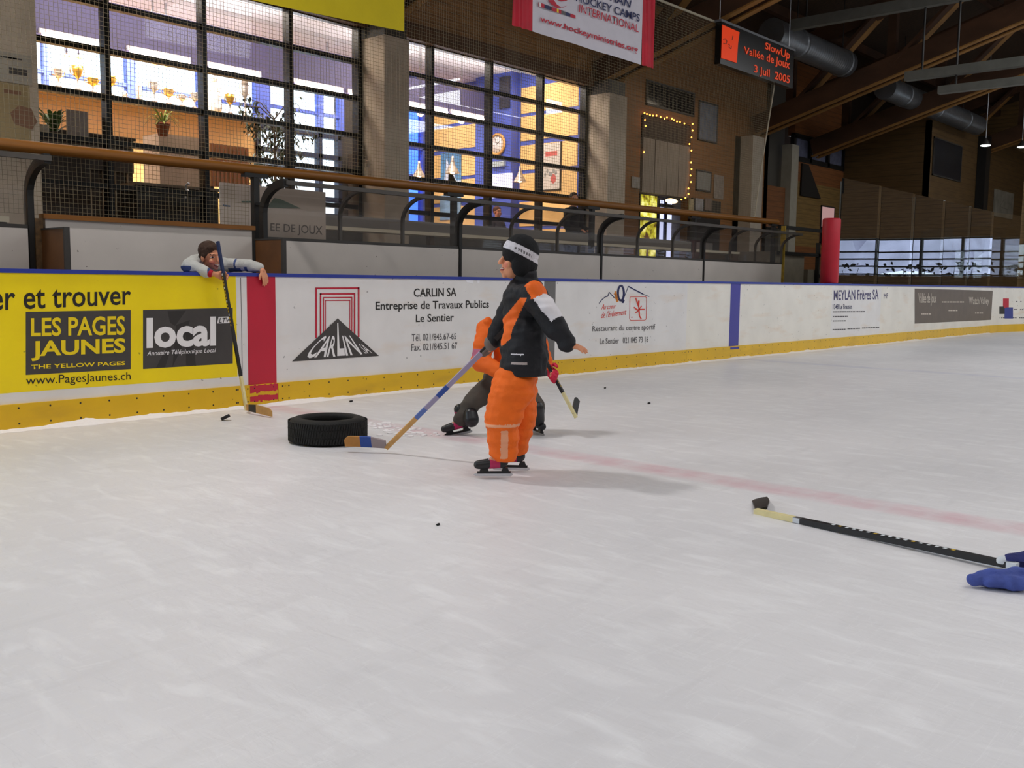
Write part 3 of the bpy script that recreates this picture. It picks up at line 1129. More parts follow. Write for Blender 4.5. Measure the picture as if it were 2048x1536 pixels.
t = thing('led_sign', 'black hanging light sign with orange square and glowing orange lettering', 'sign', (12.4, 1.8, 5.15))
MB().box((10.88, 1.70, 5.16), (13.78, 1.82, 5.90)).build('case', mat('sign_black', '#0b0b0c', .25, spec=.6), t)
MB().box((10.86, 1.69, 5.90), (13.82, 1.83, 5.94)).build('top_edge', mat('aluminium', '#77797c', .5, metal=.5), t)
YS = 1.69
s_ = lambda x, y: P(1420 + x / 9.6, 30 + y / 9.6, 1, YS)
LED = mat('led_orange', '#30100a', .4, emit='#e8481c', estr=.42)
LEDP = mat('led_panel', '#d03a10', .5, emit='#e03a08', estr=.26)
MB().prism([s_(212, 825), s_(510, 920), s_(535, 560), s_(565, 330), s_(235, 185)], (0, -.004, 0)).build('orange_square', LEDP, t)
mb = MB()
for q in (((245, 470), (290, 455), (320, 510), (300, 560), (250, 545)), ((340, 560), (370, 575), (360, 620), (400, 650), (405, 590)), ((420, 480), (435, 400))):
    for (xa, ya), (xb, yb) in zip(q, q[1:]):
        L = math.hypot(xb - xa, yb - ya)
        nx, ny = -(yb - ya) / L * 7, (xb - xa) / L * 7
        mb.add([V(s_(xa + nx, ya + ny)) + V((0, -.006, 0)), V(s_(xb + nx, yb + ny)) + V((0, -.006, 0)), V(s_(xb - nx, yb - ny)) + V((0, -.006, 0)), V(s_(xa - nx, ya - ny)) + V((0, -.006, 0))], [(0, 1, 2, 3)])
mb.build('scribble_mark', INK, t)
words('SlowUp', [s_(1055, 690), s_(1520, 905), s_(1540, 690), s_(1065, 520)], LED, t, .012)
words('Vallée de Joux', [s_(655, 780), s_(1525, 1090), s_(1540, 880), s_(655, 600)], LED, t, .012)
words('3 Juil  2005', [s_(850, 1145), s_(1520, 1365), s_(1540, 1170), s_(850, 950)], LED, t, .012)
mb = MB()
for (xx, zz) in ((10.95, 5.94), (13.7, 5.94)):
    mb.tube((xx, 1.78, 5.93), (xx, 1.78, 8.2), .008, n=6)
mb.build('hanging_wire', STEEL, t)

# sign board and counter in the walkway behind the shelter
t = thing('sign_board', 'pale sign board with green wedge behind the left end of the shelter', 'sign', (1.66, 2.22, .55))
MB().box((.955, 2.2, .55), (2.40, 2.24, 2.235)).build('board', mat('sign_paper', '#b5a89c', .6, .06), t)
q = [P(a, b, 1, 2.196) for a, b in ((482, 400), (503, 403), (545, 396), (600, 418), (585, 419), (545, 415), (482, 414))]
MB().prism([P(a, b, 1, 2.197) for a, b in ((534, 415), (548, 396), (560, 398), (602, 417))], (0, -.002, 0)).prism([P(a, b, 1, 2.197) for a, b in ((482, 402), (506, 402), (506, 405), (484, 405))], (0, -.002, 0)).build('green_wedge', mat('sign_green', '#55665a', .6), t)
words('EE DE JOUX', rectq(541, 446, 466, 645, 452, 475, 1, 2.196), mat('sign_grey', '#5a524c', .6), t, .006)
MB().prism(rectq(446, 409, 412, 460, 411, 413.5, 1, 2.197), (0, -.002, 0)).build('blue_mark', mat('sign_blue', '#3a5878', .6), t)
t = thing('long_counter', 'long narrow counter with a pale edge seen through the shelter', 'counter', (8, 2.5, .55))
mat('counter_dark', '#54483e', .8, .3, 2)
for xx in (2.6, 4.6, 6.6, 8.6, 10.6, 13.1):
    MB().box((xx - .04, 2.62, .55), (xx + .04, 2.70, 1.80)).build('leg', MATS['counter_dark'], t)
MB().box((2.42, 2.5, 1.805), (13.3, 2.8, 1.85)).build('edge', mat('counter_edge', '#d8cfb8', .5), t)
MB().box((2.42, 2.62, 1.85), (12.4, 2.68, 2.0)).build('upstand', mat('counter_grey', '#7a7570', .7), t)
t = thing('long_counter', 'short dark counter with a pale edge at the left picture edge', 'counter', (-3.2, 2.5, .55))
MB().box((-6, 2.45, .55), (-1.25, 2.9, 1.68)).build('body', MATS['counter_dark'], t)
MB().box((-6, 2.38, 1.68), (-1.25, 2.98, 1.735)).build('edge', MATS['counter_edge'], t)

# ================================================================ RESTAURANT BEHIND THE WINDOW WALL
RB = mat('restaurant_blue', '#4a5cb4', .6, .04)
RY = mat('restaurant_yellow', '#f3c580', .7, .03)
RC = mat('restaurant_ceiling', '#e9e4e2', .8)
YW = 5.0
PIL = ((-.75, -.09), (5.25, 5.77), (11.22, 11.83))
FZ = 1.0
# pillars
for i, (a, b) in enumerate(PIL):
    l = ('concrete pillar with posters at the left picture edge', 'concrete pillar between the two window bays below the yellow banner', 'concrete pillar right of the window wall, beside the timber wall')[i]
    t = thing('concrete_pillar', l, 'pillar', ((a + b) / 2, 4.7, .55), group='concrete pillars of the window wall')
    mb = MB().box((a, 4.42, .55), (b, 5.12, 5.02))
    MBs = mb
    mb.build('shaft', CONCRETE, t)
    MB().box((a + .03, 4.45, 5.02), (b - .03, 5.1, 5.30)).build('bearing', DARKM, t)
# wall over the windows and timber boarding
mb = MB().box((-6, 4.98, 5.24), (11.83, 5.2, 7.6)).box((11.22, 5.125, .55), (11.83, 5.2, 5.24))
struct(mb, 'wall_restaurant_upper', WALLW)
struct(MB().box((-6, 4.97, .55), (12.0, 5.14, 1.95)), 'wall_restaurant_parapet', FLOORC)
single(MB().box((-6, 4.84, 5.20), (11.25, 5.0, 5.46)), 'header_beam', mat('dark_timber', '#54371f', .6, .25, 3, stretch=(.4, 6, 6)), 'dark timber header beam along the top of the window wall', 'beam')


def win_bay(n, x0, x1, posts, zt, z0=1.95):
    f, p = MB(), MB()
    for x in posts:
        f.box((x - .035, 4.96, z0), (x + .035, 5.12, zt))
    for z in (2.35, 2.92, 3.50, 4.09, 4.665, 5.22):
        if z0 < z < zt + .02:
            f.box((x0, 4.985, z - .035), (x1, 5.10, z + .035))
    p.box((x0, 5.03, z0), (x1, 5.04, zt))
    return window(n, f, p, mat('window_black', '#0a0a0c', .35, spec=.25), glass('restaurant_pane', (.985, .985, .985), .3))


win_bay(1, -.09, 5.25, (-.06, 1.03, 2.43, 3.88, 5.2), 5.24)
win_bay(2, 5.77, 11.2, (6.81, 8.30, 9.77, 11.17), 5.24)
win_bay(3, -6, -.75, (-5, -3.6, -2.2, -.78), 5.24)
# shell of the restaurant
struct(MB().box((-6, 5.2, 5.72), (12.6, 9.9, 5.84)), 'ceiling_restaurant', RC)
mb = MB()
mb.box((-6, 9.6, FZ), (6.28, 9.8, 4.32))
mb.box((-6, 9.6, 5.22), (12, 9.8, 5.72))
struct(mb, 'wall_restaurant_back', RY)
struct(MB().box((8.42, 9.6, FZ), (10.30, 9.8, 5.22)).box((10.9, 9.6, FZ), (12, 9.8, 5.22)), 'wall_restaurant_niche', mat('niche_dark', '#2b2622', .8))
struct(MB().box((-6.1, 5.1, FZ), (-6, 9.8, 5.72)), 'wall_restaurant_left', RY)
mb = MB().box((11.2, 5.12, FZ), (11.6, 9.6, 5.72))
mb.box((11.6, 5.21, FZ), (11.83, 5.4, 5.72))
ws = struct(mb, 'wall_restaurant_right', RB)
for (ya, yb) in ((5.2, 6.8), (8.06, 9.56)):
    for (za, zb) in ((4.84, 5.39), (4.25, 4.77), (3.62, 4.15), (3.02, 3.54), (2.4, 2.93), (1.8, 2.32)):
        MB().box((11.185, ya, za), (11.2, yb, zb)).build('yellow_panel', RY, ws)
MB().box((10.95, 6.85, FZ), (11.2, 7.95, 5.72)).build('pier', RB, ws)
mb = MB()
mb.box((-6, 7.5, 4.69), (10.95, 7.75, 5.42))
single(mb, 'bulkhead', mat('bulkhead_lilac', '#524f74', .6, .04), 'blue bulkhead carrying the fluorescent tubes across the restaurant', 'bulkhead')
# back windows
f, p = MB(), MB()
for (a, b) in ((-4, -3.9), (-1, -.85), (.6, .7), (2.135, 2.21), (3.6, 3.77), (5.02, 5.13), (6.28, 6.62), (7.83, 7.95), (8.38, 8.5)):
    f.box((a, 9.55, 4.32), (b, 9.7, 5.22))
for (a, b, z) in ((-6, 6.4, 4.62), (6.5, 8.4, 4.69)):
    f.box((a, 9.56, z - .03), (b, 9.68, z + .03))
f.box((-6, 9.55, 5.17), (8.42, 9.7, 5.24))
p.box((-6, 9.62, 4.32), (8.42, 9.63, 5.22))
window(4, f, p, RB)
f, p = MB(), MB()
for x in (6.33, 7.13, 7.86, 8.38):
    f.box((x - .05, 9.55, FZ), (x + .05, 9.7, 4.32))
for z in (2.55, 2.9, 3.5, 3.8, 4.24):
    f.box((6.28, 9.55, z - .05), (8.42, 9.7, z + .05))
p.box((6.28, 9.62, FZ), (8.42, 9.63, 4.32))
window(5, f, p, mat('window_dark_blue', '#20283f', .5))
f, p = MB(), MB()
for x in (10.33, 10.87):
    f.box((x - .05, 9.55, FZ), (x + .05, 9.7, 5.22))
for z in (2.2, 3.2, 3.62, 4.28):
    f.box((10.3, 9.55, z - .035), (10.9, 9.7, z + .035))
p.box((10.3, 9.64, FZ), (10.9, 9.65, 5.22))
p2 = glass('blue_pane', (.30, .48, 1.0), .3)
window(8, f, p, RB, p2)

# fluorescent tubes along the bulkhead
TUBE = mat('tube_glow', '#ffffff', .5, emit='#ffe8dc', estr=11)
proto = None
k = 0
TP = []
for (pa, pb) in (((80, 66), (204, 88)), ((256, 97), (382, 121)), ((415, 124), (523, 144)), ((588, 154), (687, 175)), ((697, 177), (800, 193)), ((818, 199), (862, 207)), ((868, 208), (896, 213)), ((903, 215), (973, 230))):
    a, b = P(pa[0], pa[1], 1, 7.44), P(pb[0], pb[1], 1, 7.44)
    TP.append((a.x, b.x, 4.72))
names = ('first fluorescent tube from the left, over the bushy plant', 'second fluorescent tube from the left, over the spider plant', 'third fluorescent tube from the left, above the white figure', 'fluorescent tube left of the concrete pillar below the yellow banner', 'fluorescent tube half hidden behind the concrete pillar', 'short fluorescent tube just right of the concrete pillar', 'shortest fluorescent tube, middle of the right bay', 'last fluorescent tube, above the blue and yellow wall')
for (xa, xb, z), nm in zip(TP, names):
    t = thing('fluorescent_lamp', nm, 'lamp', ((xa + xb) / 2, 7.46, z), group='fluorescent tubes on the blue bulkhead')
    MB().box((xa, 7.45, z + .02), (xb, 7.502, z + .09)).build('fitting', MATS['white_cloth'], t)
    MB().tube((xa + .03, 7.43, z), (xb - .03, 7.43, z), .024, n=10).build('tube', TUBE, t)
BULB = mat('bulb_glow', '#fff0d8', .5, emit='#ffd09a', estr=14)
for (px, py, nm) in ((841, 226, 'bare glowing bulb close to the concrete pillar in the right bay'), (923, 241, 'bare glowing bulb in front of the yellow panels')):
    q = P(px, py, 1, 6.6)
    t = thing('bulb', nm, 'lamp', q, group='bare glowing bulbs in the restaurant')
    MB().ell(q, (.065, .065, .07)).build('globe', BULB, t)
    MB().tube((q.x, q.y, q.z + .07), (q.x, q.y, 5.72), .008, n=6).build('cord', INK, t)
for (px, py, nm) in ((133, 112, 'warm spot light at the far left under the bulkhead'), (157, 114, 'warm spot light next to the far left one'), (308, 127, 'warm spot light over the spider plant'), (334, 132, 'warm spot light right of the one over the spider plant'), (655, 188, 'warm spot light near the concrete pillar')):
    q = P(px, py, 1, 7.9)
    t = thing('spot_lamp', nm, 'lamp', q, group='warm spot lights behind the bulkhead')
    MB().ell(q, (.05, .05, .035)).build('lens', mat('spot_glow', '#ffe0b0', .5, emit='#ffb070', estr=5), t)
    MB().tube((q.x, q.y, q.z + .02), (q.x, q.y, 5.72), .02, n=6).build('stem', STEEL, t)

# pendant lamps
PENDM = mat('pendant_metal', '#b7a99a', .35, metal=.6)
for (px, pt, pb, hw, nm) in ((905, 312, 347, 15, 'silver cone pendant lamp in front of the blue sea poster'), (1040, 332, 364, 11, 'silver cone pendant lamp right of the blue pier'), (838, 322, 354, 8, 'silver cone pendant lamp beside the blue window')):
    a = P(px, pb, 1, 6.5)
    b = P(px, pt, 1, 6.5)
    hgt = b.z - a.z
    rr = hgt * .42
    t = thing('pendant_lamp', nm, 'pendant lamp', a, group='silver cone pendant lamps')
    MB().lathe([(rr, 0), (rr * .82, hgt * .18), (rr * .45, hgt * .42), (rr * .2, hgt * .75), (.02, hgt), (0, hgt)], a, 18).build('shade', PENDM, t)
    MB().tube((a.x, a.y, a.z + hgt - .01), (a.x, a.y, 5.72), .006, n=6).build('cord', INK, t)
    MB().ell((a.x, a.y, a.z + .03), (.05, .05, .04)).build('bulb', BULB, t)

# clock, posters and shelf on the right wall
q0 = V((10.93, 7.55, 3.985))
q0 = P(995, 289, 0, 10.93)
t = thing('wall_clock', 'round white clock with a wooden rim on the blue pier', 'clock', q0)
rot = Matrix.Rotation(-math.pi / 2, 3, 'Y')
MB().lathe([(0, .02), (.20, .02), (.20, 0), (0, 0)], q0, 28, rot=rot).build('dial', mat('clock_face', '#e8e4e6', .5), t)
MB().lathe([(.195, 0), (.195, .04), (.225, .045), (.245, .02), (.245, 0)], q0, 28, rot=rot).build('rim', mat('pine', '#d9a35c', .5), t)
mb = MB()
for k in range(12):
    a = k * math.pi / 6
    c = q0 + V((-.023, math.sin(a) * .165, math.cos(a) * .165))
    d = V((0, math.sin(a), math.cos(a)))
    mb.bar(c - d * .018, c + d * .018, .012, .003, up=(1, 0, 0))
mb.bar(q0 + V((-.026, 0, 0)), q0 + V((-.026, -.08, .06)), .014, .003, up=(1, 0, 0))
mb.bar(q0 + V((-.028, 0, 0)), q0 + V((-.028, .05, .13)), .01, .003, up=(1, 0, 0))
mb.build('hands', INK, t)
t = thing('poster', 'blue sea poster with white sails on the yellow panels', 'poster', (11.17, 8.9, 3.3))
MB().box((11.165, 8.62, 3.32), (11.183, 9.30, 4.19)).build('sheet', mat('poster_sea', '#5d8cae', .5, .25, 3), t)
mb = MB()
for (y0, y1, z0, z1) in ((9.1, 8.75, 3.45, 4.05), (8.98, 8.68, 3.38, 3.9)):
    mb.add([(11.162, y0, z1), (11.162, y1, z0), (11.162, y0 + .08, z0)], [(0, 1, 2)])
mb.box((11.162, 8.62, 3.32), (11.164, 9.30, 3.52))
mb.build('white_sails', mat('poster_white', '#dfe6ee', .5), t)
t = thing('poster', 'lower blue sea poster just above the wooden rail', 'poster', (11.17, 8.9, 2.6))
MB().box((11.165, 8.62, 2.62), (11.183, 9.32, 3.2)).build('sheet', mat('poster_pale', '#8fb0c6', .5, .35, 5), t)
t = thing('poster', 'framed white picture with red and grey drawing at the right of the restaurant', 'poster', (11.17, 5.9, 3.1))
MB().box((11.16, 5.64, 3.16), (11.183, 6.13, 4.13)).build('sheet', mat('poster_grey', '#cfc7bd', .5, .12, 8), t)
MB().box((11.155, 5.615, 3.14), (11.183, 5.64, 4.15)).box((11.155, 5.615, 3.13), (11.183, 6.15, 3.16)).build('frame', INK, t)
mb = MB()
mb.ell((11.159, 5.82, 3.38), (.003, .075, .10), nu=14)
mb.box((11.157, 5.72, 3.86), (11.16, 6.05, 3.96))
mb.build('red_print', mat('poster_red', '#c4605a', .5), t)
mb = MB()
for k in range(6):
    mb.ell((11.159, 5.75 + .06 * k, 3.5 + .05 * math.sin(k * 2)), (.003, .03, .05), nu=10, nv=6)
mb.build('grey_print', mat('poster_ink', '#8a8d8c', .5), t)
q = P(998, 328, 0, 10.94)
single(MB().box((10.88, q.y - .2, q.z - .06), (10.948, q.y + .2, q.z + .05)), 'wall_heater', mat('heater', '#a7b2b8', .5), 'small pale heater box on the blue pier under the clock', 'heater')
q = P(1002, 366, 0, 10.94)
single(MB().box((10.90, q.y - .34, q.z - .32), (10.948, q.y + .34, q.z + .2)), 'screen', mat('screen_glow', '#c8ccf0', .4, emit='#c8cdf5', estr=.8), 'bright bluish screen on the blue pier just above the rail', 'screen')
q = P(980, 178, 0, 10.93)
single(MB().box((10.90, P(1020, 178, 0, 10.93).y, P(1012, 216, 0, 10.93).z), (10.948, P(1000, 178, 0, 10.93).y, P(1012, 153, 0, 10.93).z)), 'loudspeaker', mat('speaker_dark', '#2b2c3a', .6), 'dark loudspeaker high on the blue pier', 'loudspeaker')

# ledge with trophies
t = single(MB().box((-5.9, 9.15, 4.28), (6.28, 9.6, 4.32)), 'ledge', mat('ledge_wood', '#caa46a', .6), 'narrow ledge under the back windows carrying the trophies', 'ledge')
GOLD = mat('trophy_gold', '#b88f3e', .3, metal=.8)
SILV = mat('trophy_silver', '#9c9288', .35, metal=.7)
TB = mat('trophy_base', '#4b3a30', .5)
TR = ((462, 700, 540, 'c'), (615, 722, 520, 'w'), (735, 742, 615, 'b'), (872, 760, 600, 'b'), (985, 775, 715, 's'), (1095, 790, 655, 'v'), (1215, 805, 640, 'c'), (1330, 820, 700, 'b'), (1435, 832, 745, 'c'), (1534, 845, 730, 'c'), (1812, 862, 745, 'w'), (1930, 872, 640, 'c'))
TN = ('slim trophy cup furthest left on the ledge', 'tallest wide trophy cup, second from the left on the ledge', 'round trophy goblet, third from the left on the ledge', 'trophy goblet just right of the left window post', 'low trophy base beside the wide blue window post', 'plain narrow vase trophy right of the wide blue post', 'tall trophy cup over the spider plant', 'gold goblet trophy right of the cup over the spider plant', 'small low trophy cup left of the last slim one', 'slim trophy cup left of the third window post', 'gold trophy cup right of the white figure', 'tall trophy cup half behind the ficus leaves')
for (x, yb, yt, kind), nm in zip(TR, TN):
    b = P(x / 3.938, yb / 3.938, 1, 9.32)
    zt = P(x / 3.938, yt / 3.938, 1, 9.32).z
    H = max(.08, zt - 4.32)
    b = V((b.x, 9.32, 4.32))
    t = thing('trophy', nm, 'trophy', b, group='trophies on the ledge')
    rr = {'c': .075, 'w': .085, 'b': .10, 's': .06, 'v': .05}[kind]
    MB().lathe([(0, 0), (.062, 0), (.062, .03), (.045, .05), (0, .05)], b, 14).build('base', TB, t)
    if kind == 's':
        MB().lathe([(.04, .05), (.05, H * .6), (.02, H), (0, H)], b, 12).build('body', SILV, t)
        continue
    if kind == 'v':
        MB().lathe([(.03, .05), (.045, H * .3), (.055, H * .8), (.05, H), (.04, H)], b, 14).build('body', mat('vase', '#b59a88', .5), t)
        continue
    MB().lathe([(.035, .05), (.012, H * .22), (.012, H * .45), (.03, H * .52)], b, 12).build('stem', SILV, t)
    MB().lathe([(.02, H * .5), (rr * .7, H * .62), (rr, H * .82), (rr * (1.15 if kind == 'w' else .8), H), (rr * .9, H), (rr * .7, H * .7)], b, 16).build('cup', GOLD if kind != 'c' else SILV, t)
    for sgn in (-1, 1):
        MB().path([b + V((sgn * rr * .9, 0, H * .92)), b + V((sgn * rr * 1.45, 0, H * .88)), b + V((sgn * rr * 1.4, 0, H * .68)), b + V((sgn * rr * .75, 0, H * .62))], .008, 6).build('handle', GOLD, t)
b = V((5.19, 9.3, 4.32))
t = thing('figurine', 'white robed figure standing among the trophies', 'figurine', b)
MB().lathe([(0, 0), (.13, 0), (.14, .1), (.12, .3), (.11, .42), (.13, .5), (.06, .56), (0, .57)], b, 18).build('robe', mat('robe_white', '#b9b3ad', .7, .15, 12), t)
MB().ell(b + V((0, 0, .63)), (.06, .06, .075)).build('head', mat('robe_head', '#a58f80', .7), t)


# plants
LEAF = mat('leaf_green', '#33501f', .6, .35, 6)
LEAFL = mat('leaf_light', '#7d8f35', .6, .3, 6)
LEAFD = mat('leaf_dark', '#23301c', .6, .35, 6)
TERRA = mat('terracotta', '#8a4a2c', .8, .15)


def blade(mb, base, tip, wdt, droop=.3, n=6):
    base, tip = V(base), V(tip)
    d = tip - base
    side = d.cross(V((0, 0, 1)))
    if side.length < 1e-4:
        side = V((1, 0, 0))
    side.normalize()
    vs = []
    for i in range(n + 1):
        u = i / n
        c = base + d * u + V((0, 0, droop * d.length * (math.sin(math.pi * u * .9))))
        ww = wdt * math.sin(math.pi * min(1, .12 + u * .88)) ** .8 if i < n else .001
        up = V((0, 0, .2 * ww))
        vs += [c - side * ww + up, c, c + side * ww + up]
    fs = []
    for i in range(n):
        for k in range(2):
            a = i * 3 + k
            fs.append((a, a + 1, a + 4, a + 3))
    mb.add(vs, fs, 0, True)


rnd = random.Random(8)
# spider plant on the light cabinet
pt = P(326, 268, 1, 6.2)
pb = V((2.4, 6.2, 3.2))
pb = V((pt.x, 6.2, P(326, 272, 1, 6.2).z))
t = thing('spider_plant', 'arching spider plant in a terracotta pot behind the second window', 'plant', pb)
MB().lathe([(0, 0), (.07, 0), (.10, .16), (.11, .16), (.11, .19), (.09, .19), (.08, .15), (0, .15)], pb, 18).build('pot', TERRA, t)
mb = MB()
for k in range(46):
    a = rnd.random() * 6.28
    L = rnd.uniform(.16, .36)
    zz = rnd.uniform(-.14, .16)
    blade(mb, pb + V((0, 0, .16)), pb + V((math.cos(a) * L, math.sin(a) * L * .8, .2 + zz)), .012, .45)
mb.build('leaves', LEAFL, t)
# bushy plant left
qa, qb = P(80, 285, 1, 5.4), P(178, 285, 1, 5.4)
single(MB().box((qa.x, 5.4, FZ), (qb.x, 5.86, P(107, 285, 1, 5.7).z)), 'low_cabinet', mat('low_cabinet_dark', '#2c231c', .6, .1), 'dark low cabinet carrying the bushy plant', 'cabinet')
pb = V((P(107, 262, 1, 5.7).x, 5.7, P(107, 285, 1, 5.7).z))
t = thing('leafy_plant', 'bushy dark green plant in a box behind the first window', 'plant', pb)
MB().box(pb + V((-.2, -.13, 0)), pb + V((.2, .13, .13))).build('planter', mat('planter_dark', '#3a3026', .7), t)
mb = MB()
for k in range(40):
    a = rnd.random() * 6.28
    L = rnd.uniform(.1, .26)
    z0 = rnd.uniform(.12, .26)
    blade(mb, pb + V((math.cos(a) * .04, math.sin(a) * .04, z0)), pb + V((math.cos(a) * L, math.sin(a) * L * .7, z0 + rnd.uniform(.0, .2))), .035, .18)
mb.build('leaves', LEAF, t)
# ficus tree
pb = V((4.75, 6.7, FZ))
t = thing('ficus_tree', 'tall ficus tree with small dark leaves in front of the back windows', 'tree', pb)
MB().lathe([(0, 0), (.2, 0), (.25, .38), (.27, .4), (.24, .4), (.22, .34), (0, .34)], pb, 20).build('pot', mat('pot_dark', '#3c2c22', .7), t)
mb = MB()
tips = []
mb.path([pb + V((0, 0, .3)), pb + V((.05, 0, 1.2)), pb + V((.02, .03, 2.0)), pb + V((.0, 0, 2.9))], [.04, .035, .025, .012], 8)
for k in range(34):
    u = rnd.uniform(.45, 1)
    a = rnd.random() * 6.28
    c = pb + V((.03, .02, .3 + 2.6 * u))
    L = (1.2 - u * .55) * rnd.uniform(.45, 1)
    e = c + V((math.cos(a) * L, math.sin(a) * L * .5, rnd.uniform(.0, .5)))
    e2 = e + V((math.cos(a) * .18, 0, -.18))
    mb.path([c, (c + e) / 2 + V((0, 0, .1)), e, e2], [.012, .009, .006, .003], 5)
    tips.append((c, e, e2))
mb.build('trunk', mat('bark', '#3e3024', .8), t)
mb = MB()
for c, e, e2 in tips:
    for k in range(30):
        u = rnd.uniform(.35, 1.2)
        q = c + (e - c) * min(u, 1) + V((rnd.gauss(0, .07), rnd.gauss(0, .07), rnd.gauss(-.05, .10)))
        a = rnd.random() * 6.28
        tip = q + V((math.cos(a) * .05, math.sin(a) * .05, -.07 + rnd.uniform(-.03, .04)))
        blade(mb, q, tip, .021, .1, 3)
mb.build('leaves', LEAFD, t)

# furniture near the left windows
def rbox(name, label, cat, x0, x1, yt, yb, y, dep, m, kids=()):
    a, b = P(x0, yt, 1, y), P(x1, yt, 1, y)
    zb = P(x0, yb, 1, y).z
    t = thing(name, label, cat, ((a.x + b.x) / 2, y + dep / 2, zb))
    MB().box((a.x, y, zb), (b.x, y + dep, (a.z + b.z) / 2)).build('body', m, t)
    return t, a.x, b.x, zb, (a.z + b.z) / 2


DWOOD = mat('dark_furniture', '#2a211b', .6, .2, 4)
t, xa, xb, z0, z1 = rbox('hutch', 'dark wooden hutch with pale uprights behind the first window', 'cabinet', 88, 266, 272, 330, 6.0, .45, DWOOD)
MB().box((xa, 6.05, FZ), (xb, 6.42, z0)).build('lower_body', mat('dark_furniture_low', '#33281f', .6, .2), t)
MB().box((xa - .03, 5.97, z1), (xb + .03, 6.46, z1 + .035)).build('top', DWOOD, t)
for k in range(7):
    x = xa + (xb - xa) * (k + .5) / 7
    MB().box((x - .012, 6.025, FZ), (x + .012, 6.05, z0)).build('upright', mat('pale_upright', '#7d6d58', .6), t)
single(MB().box(V((P(136, 286, 1, 5.46).x, 5.46, P(107, 285, 1, 5.7).z)), P(175, 224, 1, 5.46) + V((0, .03, 0))), 'notice_board', mat('notice_grey', '#8f8784', .6, .06), 'upright grey notice board right of the bushy plant', 'board')
single(MB().box(V((P(80, 275, 1, 5.42).x, 5.42, P(107, 285, 1, 5.7).z)), P(98, 250, 1, 5.42) + V((0, .02, 0))), 'note_card', mat('note_paper', '#9a9385', .6), 'small pale card at the foot of the bushy plant', 'card')
t, xa, xb, z0, z1 = rbox('cupboard', 'light grey brown cupboard under the spider plant', 'cabinet', 318, 402, 272, 380, 6.4, .5, mat('cupboard_mauve', '#a08a78', .6, .08))
for k in range(2):
    x = xa + (xb - xa) * (.3 + .42 * k)
    MB().box((x - .06, 6.392, z1 - .44), (x + .14, 6.4, z1 - .36)).build('label_strip', mat('strip_blue', '#7078a0', .5), t)
MB().box((xa, 6.42, FZ), (xb, 6.88, z0)).build('plinth', DWOOD, t)
t, xa, xb, z0, z1 = rbox('slatted_screen', 'reddish slatted wooden screen under the ficus branches', 'screen', 420, 497, 291, 372, 6.4, .06, mat('slat_back', '#9c6f45', .6, .1))
for k in range(9):
    x = xa + (xb - xa) * (k + .5) / 9
    MB().box((x - .018, 6.38, z0), (x + .018, 6.4, z1)).build('slat', mat('slat_red', '#8d5636', .6, .1), t)
for xx in (xa, xb - .06):
    MB().box((xx, 6.4, FZ), (xx + .06, 6.46, z0)).build('leg', DWOOD, t)
t, xa, xb, z0, z1 = rbox('bar_counter', 'long black bar counter behind the tall white board', 'counter', 274, 436, 377, 450, 5.5, .42, mat('bar_black', '#141210', .35))
MB().box((xa - .03, 5.46, z1), (xb + .03, 5.95, z1 + .04)).build('top', mat('bar_top', '#6b5a48', .4), t)
MB().box((xa, 5.55, FZ), (xb, 5.9, z0)).build('base', MATS['bar_black'], t)
for (px, py, nm) in ((372, 374, 'shiny tap fitting, upper one on the bar counter'), (371, 389, 'shiny tap fitting, lower one on the bar counter')):
    q = P(px, py, 1, 5.44)
    single(MB().path([q + V((0, 0, -.05)), q + V((0, 0, .03)), q + V((.02, -.03, .05))], .012, 8).ell(q + V((.02, -.03, .05)), (.02, .02, .02)), 'tap', STEEL, nm, 'tap')
single(MB().box((8.55, 9.0, FZ), (9.25, 9.5, 3.9)), 'tall_cabinet', DWOOD, 'tall dark cabinet beside the concrete pillar', 'cabinet')

# posters on the left pillar
for (x0, y0, x1, y1, nm, c) in ((0, 113, 62, 162, 'white poster with dark picture blocks on the left pillar', '#a39c90'), (0, 172, 58, 280, 'tan poster with reddish figure on the left pillar', '#98855f')):
    a, b = P(x0, y1, 1, 4.415), P(x1, y0, 1, 4.415)
    t = thing('poster', nm, 'poster', ((a.x + b.x) / 2, 4.41, a.z))
    MB().box((a.x, 4.405, a.z), (b.x, 4.418, b.z)).build('sheet', mat('pillar_sheet' + c[1:], c, .6, .08, 4), t)
    mb = MB()
    if y0 < 150:
        for k in range(3):
            x = a.x + (b.x - a.x) * (.03 + .17 * k)
            mb.box((x, 4.402, a.z + .27), (x + .12, 4.405, b.z - .05))
        mb.box((a.x + .1, 4.402, a.z + .1), (b.x - .05, 4.405, a.z + .17))
        mb.build('dark_print', CHAR, t)
    else:
        mb.prism([(a.x + x_, 4.404, a.z + z_) for x_, z_ in ((.16, .2), (.12, .32), (.22, .42), (.36, .40), (.42, .26), (.36, .16))], (0, -.002, 0)).box((a.x + .06, 4.402, b.z - .12), (b.x - .1, 4.405, b.z - .08))
        mb.build('reddish_figure', mat('print_rust', '#7d5a44', .6), t)

